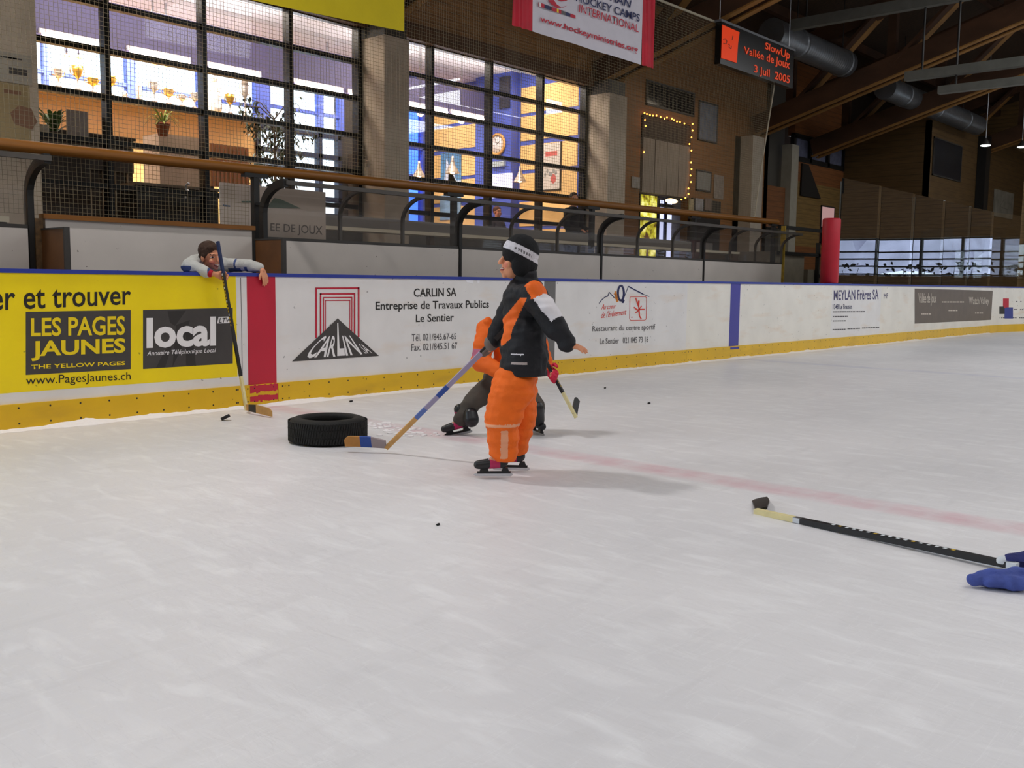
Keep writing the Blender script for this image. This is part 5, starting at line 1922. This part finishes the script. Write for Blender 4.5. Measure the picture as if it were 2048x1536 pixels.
def paint(me, fn):
    me.polygons.foreach_set('material_index', [fn(p.center) for p in me.polygons])


def frame3(f, u):
    f = V(f).normalized()
    u = V(u)
    u = (u - f * u.dot(f)).normalized()
    r = f.cross(u)
    return Matrix((r, f, u)).transposed()        # columns: right, forward, up


def head(c, f, u, s=1.0):
    M3 = frame3(f, u)
    c = V(c)
    w = lambda r, ff, uu: c + M3 @ V((r * s, ff * s, uu * s))
    ells = [(w(0, -.012, .018), (.072 * s, .090 * s, .084 * s), M3), (w(0, .030, -.045), (.054 * s, .056 * s, .064 * s), M3),
            (w(0, .066, -.092), (.022 * s, .018 * s, .018 * s), M3), (w(0, .070, .028), (.045 * s, .018 * s, .014 * s), M3)]
    for q in (-1, 1):
        ells.append((w(q * .033, .060, -.034), (.024 * s, .024 * s, .024 * s), M3))
        ells.append((w(q * .076, -.004, -.016), (.010 * s, .020 * s, .031 * s), M3))
    caps = [(w(0, .084, .006), .009 * s, w(0, .102, -.026), .0125 * s), (w(0, .084, -.068), .014 * s, w(0, .082, -.072), .014 * s)]
    return caps, ells, M3, c


def face_paint(M3, c, s, off):
    """Material picker in head space: 1 eye white, 2 iris/brow, 3 lips and open mouth, 4 teeth, 5 flushed cheek."""
    inv = M3.transposed()

    def fn(p):
        q = inv @ (p - c) / s
        if q.length > .16 or q.y < .03:
            return 0
        for sg in (-1, 1):
            ex, ez = (q.x - sg * .031) / .015, (q.z - .004) / .0075
            if ex * ex + ez * ez < 1:
                return 2 if abs(q.x - sg * .031) < .006 else 1
            bx, bz = (q.x - sg * .032) / .021, (q.z - .029 + .2 * abs(q.x - sg * .03)) / .004
            if bx * bx + bz * bz < 1:
                return 2
            kx, kz = (q.x - sg * .037) / .02, (q.z + .036) / .018
            if kx * kx + kz * kz < 1:
                return 5
        mx, mz = q.x / .026, (q.z + .066 - .25 * abs(q.x)) / .0105
        if mx * mx + mz * mz < 1 and q.y > .05:
            return 4 if (mz > .1 and mx * mx + mz * mz < .55) else 3
        return 0
    return fn


SKIN = mat('skin', '#d9946f', .55, .05, 20)
SKINP = [SKIN, mat('eye_white', '#e4ddd6', .4), mat('eye_dark', '#2c1b12', .5), mat('lips', '#8e2f2c', .5), mat('teeth', '#e6ded2', .4), mat('cheek', '#d57d66', .55)]


def hand(wr_, d, n, t, curl=.5, s=1.0, spread=.0, thumb_in=.4):
    """Palm, four unequal bent fingers and a thumb leaving the side of the palm."""
    w0, d, n, t = V(wr_), V(d).normalized(), V(n).normalized(), V(t).normalized()
    caps = []
    for k in (-1.0, -.33, .33, 1.0):
        caps.append((w0 + t * (k * .016 * s), .013 * s, w0 + d * .066 * s + t * (k * .026 * s), .0115 * s))
    for i, (off, L) in enumerate(((.027, .062), (.009, .070), (-.009, .066), (-.026, .050))):
        p = w0 + d * .068 * s + t * off * s
        dd = (d + t * spread * (1.5 - i)).normalized()
        ax = dd.cross(n).normalized()
        r = .0088 * s
        for j, fr in enumerate((.44, .31, .25)):
            dd = Matrix.Rotation(curl * (.8 if j == 0 else 1.0), 3, ax) @ dd
            q = p + dd * L * fr * s
            caps.append((p, r, q, r * .93))
            p, r = q, r * .93
    p = w0 + d * .018 * s + t * .022 * s
    q = p + (t * .75 + d * .6 + n * thumb_in).normalized() * .034 * s
    q2 = q + (t * (.3 - thumb_in * .5) + d * .9 + n * thumb_in).normalized() * .030 * s
    caps += [(p, .0125 * s, q, .0105 * s), (q, .0105 * s, q2, .0085 * s)]
    return caps


SK_BLK = mat('skate_black', '#17171a', .4, spec=.5)
SK_PNK = mat('skate_pink', '#b8275c', .5)
SK_BLADE = mat('skate_blade', '#c9ccd0', .25, metal=.9)
SK_HOLD = mat('skate_holder', '#1d1d1f', .4)


def skate(parent, ankle, toe, up, s=1.0, local=True, accent=SK_PNK, seed=0):
    """Ice skate: boot with coloured panels, holder and steel blade."""
    M3 = frame3(toe, up)
    a = V(ankle)
    w = lambda r, f, u: a + M3 @ V((r * s, f * s, u * s))
    caps = [(w(0, -.01, .085), .046 * s, w(0, -.012, .0), .043 * s), (w(0, -.02, -.03), .040 * s, w(0, .10, -.045), .032 * s), (w(0, .09, -.045), .034 * s, w(0, .135, -.048), .029 * s)]
    me = blob(caps, (), .006, 2)
    inv = M3.transposed()

    def fn(p):
        q = inv @ (p - a) / s
        if -.005 < q.y < .062 and q.z < .035 - .25 * q.y and abs(q.x) > .010:
            return 1
        if q.z > .045 and q.z < .075 and q.y > -.03:
            return 1
        return 0
    paint(me, fn)
    b = link('skate', me, [SK_BLK, accent], parent, local)
    mb = MB()
    for (f0, f1) in ((-.055, -.025), (.075, .115)):
        pts = [w(-.012, f0, -.065), w(-.012, f1, -.065), w(-.004, f1 + .012, -.098), w(-.004, f0 - .012, -.098)]
        mb.prism(pts, M3 @ V((.024 * s, 0, 0)))
    mb.bar(w(0, -.075, -.098), w(0, .14, -.098), .010 * s, .016 * s, up=M3 @ V((0, 0, 1)))
    mb.build('holder', SK_HOLD, b)
    pts = [(-.085, -.104), (.15, -.104), (.165, -.112), (.15, -.122), (-.075, -.125), (-.09, -.116)]
    MB().prism([w(-.002, f_, u_) for f_, u_ in pts], M3 @ V((.004 * s, 0, 0))).build('blade', SK_BLADE, b)
    mb = MB()
    for k in range(5):
        c = w(0, .03 + .018 * k, .012 - .011 * k)
        mb.tube(c - M3 @ V((.02 * s, 0, 0)), c + M3 @ V((.02 * s, 0, 0)), .004 * s, n=6)
    mb.build('laces', WTAPE, b)
    return b


BLKJ = mat('jacket_black', '#141419', .7, .12, 8, .3, 60)
ORGJ = mat('jacket_orange', '#e8650f', .7, .06, 8, .2, 60)
WHTJ = mat('jacket_white', '#dcd8dc', .7, .05, 8)
ORGT = mat('trousers_orange', '#f06a0e', .7, .08, 10, .3, 60)
HATB = mat('knit_black', '#121214', .9, .2, 30, .5, 200)
HATW = mat('knit_white', '#cfcbd0', .9, .12, 40, .4, 200)
GREYC = mat('grey_cloth', '#6d655e', .8, .12, 12)
YAWZ = -.8393

# ---------------------------------------------------------------- skater in the black jacket
SB = (-.803, -3.753)
t = thing('person', 'child skater in orange trousers, black jacket and black hat with white band, gliding left', 'person', (SB[0], SB[1], 0), YAWZ)
hc, ells, hM, hC = head((.062, .0, 1.285), (-1, -.22, .10), (.22, 0, 1), 1.04)
neck = [((.09, 0, 1.24), .045, (.11, 0, 1.12), .05)]
torso = [((.11, 0, 1.06), .095, (.10, 0, .80), .085), ((.09, 0, .78), .09, (.06, 0, .62), .09), ((.11, -.11, 1.09), .05, (.11, .11, 1.09), .05)]
LS, LE, LW = (.155, -.145, 1.085), (.265, -.215, .925), (.345, -.235, .815)
RS, RE, RW = (.09, .145, 1.08), (-.02, .23, .90), (-.075, .225, .80)
arms = [(LS, .042, LE, .034), (LE, .034, LW, .024), (RS, .042, RE, .034), (RE, .034, RW, .024)]
LHp, LK, LA = (.05, -.085, .60), (-.02, -.10, .345), (-.015, -.095, .13)
RHp, RK, RA = (.06, .085, .60), (.085, .075, .345), (.07, .10, .13)
legs = [(LHp, .075, LK, .05), (LK, .05, LA, .036), (RHp, .075, RK, .05), (RK, .05, RA, .036), (LA, .034, (-.10, -.095, .085), .028), (RA, .034, (.0, .09, .085), .028)]
ld = (V(LW) - V(LE)).normalized()
lh = hand(V(LW) + ld * .012, (.93, -.1, -.22), (-.25, .1, -.95), (.3, .9, .2), .22, .86, .16, .1)
stick_dir = (V((-.805, .763, .02)) - V((-.03, .2, .88))).normalized()
rh = hand(V(RW), (-.55, .1, -.8), (.3, .55, -.2), (.5, -.3, .6), 1.0, .86, 0, .7)
me = blob(hc + neck + torso + arms + legs + lh + rh, ells, .0048, 2)
paint(me, face_paint(hM, hC, 1.0, 0))
link('body', me, SKINP, t, True)
# hat with a white band worn tilted
M3 = hM
c = hC
me = blob([], [(c + M3 @ V((0, -.012, .046)), (.093, .111, .108), M3), (c + M3 @ V((0, -.05, -.02)), (.085, .072, .075), M3), (c + M3 @ V((-.066, -.008, -.03)), (.034, .058, .066), M3), (c + M3 @ V((.066, -.008, -.03)), (.034, .058, .066), M3)], .005, 4, .002, 30)
inv = M3.transposed()


def hatfn(p):
    q = inv @ (p - c)
    k = q.z - .050 - .36 * q.y
    if -.022 < k < .030:
        return 2 if (abs(k - .002) < .008 and (q.y * 60) % 1 < .55 and -.06 < q.y < .05) else 1
    return 0


paint(me, hatfn)
link('hat', me, [HATB, HATW, GREYINK], t, True)
# jacket
jc = [((.115, -.085, 1.075), .085, (.115, .085, 1.075), .085), ((.11, 0, 1.06), .135, (.105, 0, .86), .135), ((.105, -.05, .86), .13, (.105, -.055, .66), .145), ((.105, .05, .86), .13, (.105, .055, .66), .145),
      ((.115, 0, 1.14), .075, (.105, 0, 1.20), .066), (LS, .082, LE, .066), (LE, .066, LW, .052), (RS, .082, RE, .066), (RE, .066, RW, .05)]
me = blob(jc, [], .007, 3, .017, 8, (1, 1, 1.8), 2.0)
lsv, lev, lwv = V(LS), V(LE), V(LW)


def jfn(p):
    # sleeve blocks on the near arm
    d = (lev - lsv)
    u = (p - lsv).dot(d) / d.length_squared
    ax = lsv + d * u
    out = (p - ax)
    if p.y < -.085 and p.x > .10 and -.42 < u < 1.25:
        outer = out.dot(V((.75, 0, .66)))
        if -.30 < u < .22 and (out.dot(V((.55, -.6, .58))) > .028):
            return 1
        if .22 <= u < 1.02 and (out.dot(V((.62, -.35, .7))) > .018):
            return 2
    if p.y < .02 and .60 < p.z < 1.1:
        # curved orange flash from the chest down the front
        zz = p.z
        xc = -.035 + .62 * (zz - .87) if zz > .87 else -.035 + .1 * (zz - .87)
        hw_ = .018 + .036 * min(1, max(0, (1.07 - zz) / .2))
        if zz < .83:
            hw_ *= max(0, (zz - .775) / .055)
        if .775 < zz < 1.07 and abs(p.x - xc - .01) < hw_ and p.y < 0:
            return 1
    if p.y < -.09 and .735 < p.z < .745 and .03 < p.x < .10:
        return 2
    if p.y < -.09 and .685 < p.z < .695 and .03 < p.x < .12:
        return 3
    return 0


# cut the jacket flat at its hem
for v in me.vertices:
    if v.co.z < .612 and v.co.y > -1:
        v.co.z = .612 + (v.co.z - .612) * .08
paint(me, jfn)
link('jacket', me, [BLKJ, ORGJ, WHTJ, mat('zip_silver', '#a89a96', .4)], t, True)
# trousers
tcap = [((.07, -.06, .60), .115, (.045, -.085, .53), .132), ((.075, .06, .60), .115, (.055, .085, .53), .13), ((.04, -.085, .55), .13, LK, .108), (LK, .106, (-.005, -.095, .16), .082), ((.055, .085, .55), .13, RK, .104), (RK, .104, (.06, .10, .16), .080)]
me = blob(tcap, [], .007, 3, .013, 8, (.8, .8, 2.4), 7.0)
for v in me.vertices:
    if v.co.z < .105:
        v.co.z = .105 + (v.co.z - .105) * .1


def tfn(p):
    if p.y < -.06 and .315 < p.z < .335:
        return 1
    if p.y < -.13 and .13 < p.z < .30 and abs(p.x + .005) < .022:
        return 1
    return 0


paint(me, tfn)
link('trousers', me, [ORGT, mat('pale_orange_piping', '#e8a27c', .7)], t, True)
skate(t, (-.035, -.095, .125), (-1, -.08, -.0), (0, 0, 1), .92)
skate(t, (.068, .10, .125), (-1, .05, -.0), (0, 0, 1), .92)
me = blob(hand(V(RW) + V((-.01, .0, .0)), (-.55, .1, -.8), (.3, .55, -.2), (.5, -.3, .6), 1.0, 1.12, 0, .7), [((RW[0] - .02, RW[1], RW[2] - .02), (.045, .04, .05))], .005, 2)
link('glove', me, mat('glove_grey', '#716963', .8), t, True)


def to_world(b, q):
    ca, sa = math.cos(YAWZ), math.sin(YAWZ)
    return V((b[0] + q[0] * ca - q[1] * sa, b[1] + q[0] * sa + q[1] * ca, q[2]))


heel = to_world(SB, (-.805, .70, .035))
tip = to_world(SB, (-1.085, .74, .045))
hnd = to_world(SB, (RW[0] - .045, RW[1], RW[2] - .045))
butt = hnd + (hnd - heel).normalized() * .24
stick('hockey stick with blue wrapped blade swung by the skater in front of the tyre', butt, heel, tip,
      ((0, .22, 'grip_tape', BLK), (.22, .48, 'shaft', LILAC), (.48, .56, 'shaft_tape', BTAPE), (.56, .66, 'shaft', LILAC), (.66, .74, 'shaft_tape', mat('pale_blue_tape', '#5c74b4', .7)), (.74, 1.0, 'hosel', WOODS)), WOODO,
      ((.0, .35, mat('blade_lilac', '#9c8f90', .6)), (.35, .62, BTAPE)), curve=-.015, bh=.085)

# ---------------------------------------------------------------- child kneeling behind the skater
KB = (.36, -2.62)
t = thing('person', 'child in an orange jacket and red gloves crouching behind the skater', 'person', (KB[0], KB[1], 0), YAWZ)
hc, ells, hM, hC = head((.15, -.02, 1.0), (.25, -1, -.2), (0, -.1, 1), .98)
LS, LE, LW = (-.09, .0, .80), (-.135, -.10, .56), (.0, -.22, .50)
RS, RE, RW = (.26, .0, .80), (.33, -.03, .62), (.37, -.10, .51)
LH, LK, LA = (-.04, .03, .36), (-.19, -.12, .26), (-.285, -.10, .10)
RH, RK, RA = (.16, .03, .36), (.27, -.12, .22), (.285, .03, .10)
body = [((.11, 0, .90), .045, (.10, .01, .82), .05), ((.09, .01, .76), .10, (.07, .03, .45), .09), ((-.03, 0, .79), .05, (.21, 0, .79), .05), (LS, .042, LE, .034), (LE, .034, LW, .025), (RS, .042, RE, .034), (RE, .034, RW, .025),
        (LH, .075, LK, .05), (LK, .045, LA, .026), (RH, .075, RK, .05), (RK, .045, RA, .028), (LA, .024, (-.34, -.12, .085), .016), (RA, .026, (.30, -.03, .07), .02)]
hd = hand(RW, (.35, -.3, -.35), (-.3, -.6, .2), (.3, .2, .8), 1.0, .85) + hand(LW, (.8, -.2, -.2), (0, 1, 0), (0, 0, 1), .9, .85)
me = blob(hc + body + hd, ells, .0055, 2)
paint(me, face_paint(hM, hC, .98, 0))
link('body', me, SKINP, t, True)
me = blob([((.10, .01, .79), .125, (.08, .03, .50), .135), ((-.04, 0, .80), .075, (.22, 0, .80), .075), (LS, .082, LE, .078), (LE, .078, LW, .055), (RS, .08, RE, .064), (RE, .064, RW, .05), ((.11, 0, .86), .07, (.11, 0, .89), .065)], [((-.09, -.03, .85), (.04, .045, .045))], .0075, 3, .011, 9, (1, 1, 1.8), 4.0)


def kfn(p):
    if .60 < p.z < .655 and p.x < -.10:
        return 1
    return 0


paint(me, kfn)
link('jacket', me, [ORGJ, mat('faded_pink', '#b0607c', .7)], t, True)
me = blob([(LH, .10, LK, .075), (LK, .075, (-.278, -.10, .125), .062), (RH, .10, RK, .085), (RK, .085, (.285, .0, .14), .07), ((-.02, .03, .40), .11, (.14, .03, .40), .11)], [], .008, 3, .008, 10, (1, 1, 1.5), 1.0)
link('trousers', me, [mat('trousers_grey_brown', '#4c463f', .8, .15, 12)], t, True)
me = blob([((-.205, -.175, .165), .055, (-.20, -.185, .13), .06)], [], .006, 2)
link('knee_pad', me, [SK_BLK], t, True)
me = blob([((.285, -.15, .22), .062, (.30, -.08, .12), .055)], [], .006, 2)
link('knee_pad', me, [SK_BLK], t, True)
skate(t, (-.29, -.10, .115), (-.93, -.30, -.18), (.30, .0, 1), .95)
skate(t, (.29, .02, .115), (.35, -.9, 0), (-.05, 0, 1), .95, accent=SK_BLK)
REDG = mat('glove_red', '#c8183c', .6, .1, 14, .3, 60)
me = blob(hand(V(RW), (.35, -.3, -.35), (-.3, -.6, .2), (.3, .2, .8), 1.0, 1.35) + [(RW, .045, V(RW) + V((-.03, .03, .03)), .05)], [], .006, 2)
link('glove', me, REDG, t, True)
me = blob(hand(V(LW), (.8, -.2, -.2), (0, 1, 0), (0, 0, 1), .9, 1.25), [], .006, 2)
link('glove', me, REDG, t, True)
me = blob([], [(hC + hM @ V((0, -.012, .032)), (.086, .104, .10), hM)], .006, 2)
link('hat', me, mat('hat_orange', '#d35a18', .8), t, True)
hnd = to_world(KB, (RW[0] + .035, RW[1] - .055, RW[2] - .03))
d0 = ray(1152, 832)
low = to_world(KB, (.585, -.20, .155))
butt = hnd + (hnd - low).normalized() * .10
tipk = to_world(KB, (.615, .03, .245))
stick('short looking hockey stick with black taped blade held by the crouching child', butt, low, tipk,
      ((0, .2, 'grip_tape', BLK), (.2, .55, 'shaft', BLK), (.55, 1.0, 'hosel', WOODP)), BLK, ((0, .35, BLK),), curve=.01, bh=.06,
      marks=[(.25 + .06 * k, .28 + .06 * k, GOLDP, .007) for k in range(4)])

# ---------------------------------------------------------------- boy leaning over the boards
hcen = P(421, 511, 1, .13)
rh_ = V((RV.x, RV.y, 0)).normalized()
fh = V((FV.x, FV.y, 0)).normalized()
t = thing('person', 'laughing boy in a pale grey sweatshirt leaning over the boards holding a stick', 'person', (hcen.x - .1, .75, .16))
fdir = rh_ * .80 - fh * .55 + V((0, 0, -.22))
udir = V((0, 0, 1)) - rh_ * .22 - fh * .05
hc, ells, hM, hC = head(hcen, fdir, udir, 1.06)
nk = P(405, 540, 1, .27)
AS, AE, AW = P(391, 527, 1, .26), P(378, 541, 1, .10), P(418, 546, 1, -.055)
BS, BE, BW = P(452, 531, 1, .24), P(488, 530, 1, .10), P(521, 539, 1, .02)
AE.z = max(AE.z, 1.262)
BE.z = max(BE.z, 1.268)
BW.z = max(BW.z, 1.262)
pel = V((nk.x - .15, .72, .82))
ch = V((nk.x + .02, .36, 1.17))
feet = [(pel + V((-.08, 0, -.02)), .078, pel + V((-.09, .06, -.36)), .055), (pel + V((-.09, .06, -.36)), .055, pel + V((-.09, .10, -.62)), .04), (pel + V((.08, 0, -.02)), .078, pel + V((.09, .06, -.36)), .055), (pel + V((.09, .06, -.36)), .055, pel + V((.09, .10, -.62)), .04)]
sp_ = P(449, 557, 1, -.085)
body = [(hcen - V((0, 0, .06)), .045, nk, .048), (nk, .05, ch, .09), (ch, .10, pel, .09), (AS, .045, BS, .045), (AS, .044, AE, .036), (AE, .036, AW, .025), (BS, .044, BE, .036), (BE, .036, BW, .025)] + feet
pa = P(434, 549, 1, -.066)
ha = hand(pa, P(458, 556, 1, -.070) - pa, (-.3, -.9, -.25), (.35, .0, 1), 1.0, 1.0, 0, .75)
pb_ = P(525, 541, 1, -.015)
hb = hand(pb_, P(536, 573, 1, -.045) - pb_, (-.3, .9, 0), (-.9, -.2, -.2), .22, 1.02, .06, .12)
me = blob(hc + body + ha + hb + [(AW, .024, pa, .022), (BW, .024, pb_, .022)], ells, .0048, 2)
fp = face_paint(hM, hC, 1.06, 0)
paint(me, fp)
link('body', me, SKINP, t)
# hair
HAIR = mat('hair_brown', '#3a2416', .75, .3, 40, .5, 120)
M3 = hM
s = 1.06
me = blob([], [(hC + M3 @ V((0, -.024, .034)) * s, V((.082, .094, .086)) * s, M3), (hC + M3 @ V((0, -.060, -.02)) * s, V((.068, .050, .062)) * s, M3), (hC + M3 @ V((.0, .03, .075)) * s, V((.058, .042, .030)) * s, M3),
               (hC + M3 @ V((.068, -.0, .01)) * s, V((.016, .022, .03)) * s, M3), (hC + M3 @ V((-.068, -.0, .01)) * s, V((.016, .022, .03)) * s, M3)], .0045, 2, .004, 45, (1, 1, 1), 3)
link('hair', me, HAIR, t)
SWT = mat('sweatshirt_grey', '#b9b9b4', .85, .08, 14, .3, 80)
SWB = mat('sweatshirt_blue', '#3c4a74', .85, .1, 14)
me = blob([(nk + V((0, .03, -.02)), .075, ch, .125), (ch, .135, pel + V((0, 0, .05)), .12), (AS, .078, BS, .07), (AS, .072, AE, .066), (AE, .064, AW - (AW - AE) * .12, .046), (BS, .068, BE, .058), (BE, .056, BW - (BW - BE) * .1, .045)], [], .006, 2, .010, 12, (1, 1, 1), 9)


def sfn(p):
    d = AE - AS
    if (p - AE).length < .075 and p.z < AE.z - .0:
        return 1
    e = BE - BS
    u = (p - BS).dot(e) / e.length_squared
    if abs(u - .62) < .05 and p.y < .2:
        return 1
    if abs(u - 1.15) < .07 and p.z < BE.z - .02:
        return 1
    if .25 < u < .9 and p.z < BE.z - .03:
        return 1
    return 0


paint(me, sfn)
for v in me.vertices:        # the sleeves rest on the cap rail
    if -.01 < v.co.y < .12 and v.co.z < 1.216:
        v.co.z = 1.216
link('sweatshirt', me, [SWT, SWB], t)
wd = (pa - AE).normalized()
MB().path([AW - wd * .026, AW - wd * .012, AW + wd * .012, AW + wd * .028], [.030, .035, .035, .029], 16).build('wristband', mat('wristband_red', '#a80f28', .8, .1, 30), t)
me = blob([(f[0], f[1] + .02, f[2], f[3] + .02) for f in feet] + [(pel + V((-.06, 0, .0)), .10, pel + V((.06, 0, .0)), .10)], [], .008, 2, .006, 10)
link('trousers', me, mat('trousers_navy', '#23283a', .8), t)
for sg in (-1, 1):
    a = pel + V((sg * .09, .10, -.62))
    me = blob([(a + V((0, .02, .0)), .038, a + V((0, -.12, -.015)), .032)], [], .007, 2)
    for v in me.vertices:
        v.co.z = max(v.co.z, .162)
    link('shoe', me, SK_BLK, t)

# ---------------------------------------------------------------- people in the background
def bystander(label, px, py, y, fx, coat, hair, zf, s=1.0, arms=True, hairc=None):
    hcn = P(px, py, 1, y)
    t = thing('person', label, 'person', (hcn.x, hcn.y, zf))
    hc, ells, hM, hC = head(hcn, (fx, -1, 0), (0, 0, 1), s)
    H = hcn.z - .2
    sh = V((hcn.x, hcn.y + .02, H))
    hp = V((hcn.x, hcn.y + .03, max(zf + .5, H - .55)))
    ca = [(hcn - V((0, 0, .07)), .05, sh, .055), (sh - V((0, 0, .06)), .11, hp, .11), (sh + V((-.15, 0, -.04)), .055, sh + V((.15, 0, -.04)), .055)]
    ar = []
    for sg in (-1, 1):
        a, b, c_ = sh + V((sg * .17, 0, -.05)), sh + V((sg * .23, -.04, -.32)), sh + V((sg * .12, -.25, -.38))
        ar += [(a, .048, b, .04), (b, .04, c_, .032)]
        ca += hand(c_, (-.3 * sg, -1, -.1), (0, 0, -1), (-sg, 0, 0), .5, 1.0)
        ca += [(hp + V((sg * .08, 0, 0)), .085, V((hp.x + sg * .09, hp.y, zf + .05)), .045)]
    me = blob(hc + ca + ar, ells, .008, 2)
    paint(me, face_paint(hM, hC, s, 0))
    link('body', me, SKINP, t)
    me = blob([(a, r0 + .02, b, r1 + .02) for a, r0, b, r1 in ca[1:3] + ar], [], .01, 2, .008, 10)
    link('jacket', me, coat, t)
    me = blob([(a, r0 + .02, b, r1 + .025) for a, r0, b, r1 in ca if a == hp + V((.08, 0, 0)) or a == hp + V((-.08, 0, 0))], [], .01, 2)
    link('trousers', me, MATS['trousers_navy'], t)
    me = blob([], [(hC + hM @ V((0, -.022, .034)), (.08, .093, .086), hM)], .008, 2, .003, 40)
    link('hair', me, hair, t)
    return t


bystander('adult in a black jacket standing behind the rail at the right pillar', 1148, 397, 3.6, -.5, mat('coat_black', '#17161a', .8), HAIR, .55)
bystander('person seated in the restaurant seen through the shelter glass left of the skater hat', 995, 424, 5.75, -.2, mat('coat_dark', '#38323c', .8), mat('hair_red', '#5a3424', .8), FZ)

# ---------------------------------------------------------------- blue gloves at the right edge
BLUEG = mat('glove_blue', '#46559c', .85, .2, 14, .4, 90)
BLUED = mat('glove_blue_dark', '#2b2f66', .85, .2, 14, .4, 90)
q = P(2008, 1158, 2, .035)
ix = rh_
iy = fh
t = thing('mitten', 'flat blue mitten on the ice at the right picture edge below the stick', 'mitten', (q.x, q.y, 0))
me = blob([(q - ix * .12, .022, q + ix * .0, .042), (q, .042, q + ix * .12, .048), (q + ix * .11, .05, q + ix * .2, .056), (q - ix * .07 - iy * .03, .024, q + ix * .04 - iy * .05, .03)], [], .005, 3, .012, 16)
for v in me.vertices:
    v.co.z = max(.003, v.co.z)
link('cloth', me, BLUEG, t)
MB().path([q + ix * .185, q + ix * .20, q + ix * .235, q + ix * .25], [.052, .060, .060, .052], 18).build('cuff', BLUED, t)
for v in t.children[-1].data.vertices:
    v.co.z = max(.003, v.co.z)
q = P(2040, 1122, 2, .04)
t = thing('mitten', 'dark blue mitten lying over the end of the stick at the right picture edge', 'mitten', (q.x, q.y, 0))
me = blob([(q - ix * .05, .028, q + ix * .04, .045), (q + ix * .04, .045, q + ix * .16, .055), (q - ix * .02 + iy * .04, .02, q + ix * .05 + iy * .05, .024)], [], .005, 3, .006, 18, (1, 1, 1), 5)
for v in me.vertices:
    v.co.z = max(.047 if abs((v.co - bt).dot(iy)) < .03 else .004, v.co.z) if v.co.z < .047 else v.co.z
link('cloth', me, BLUED, t)
me = blob([(q - ix * .075 + V((0, 0, .0)), .022, q - ix * .045, .026)], [], .005, 2)
for v in me.vertices:
    v.co.z = max(.03, v.co.z)
link('tape_wrap', me, WTAPE, t)
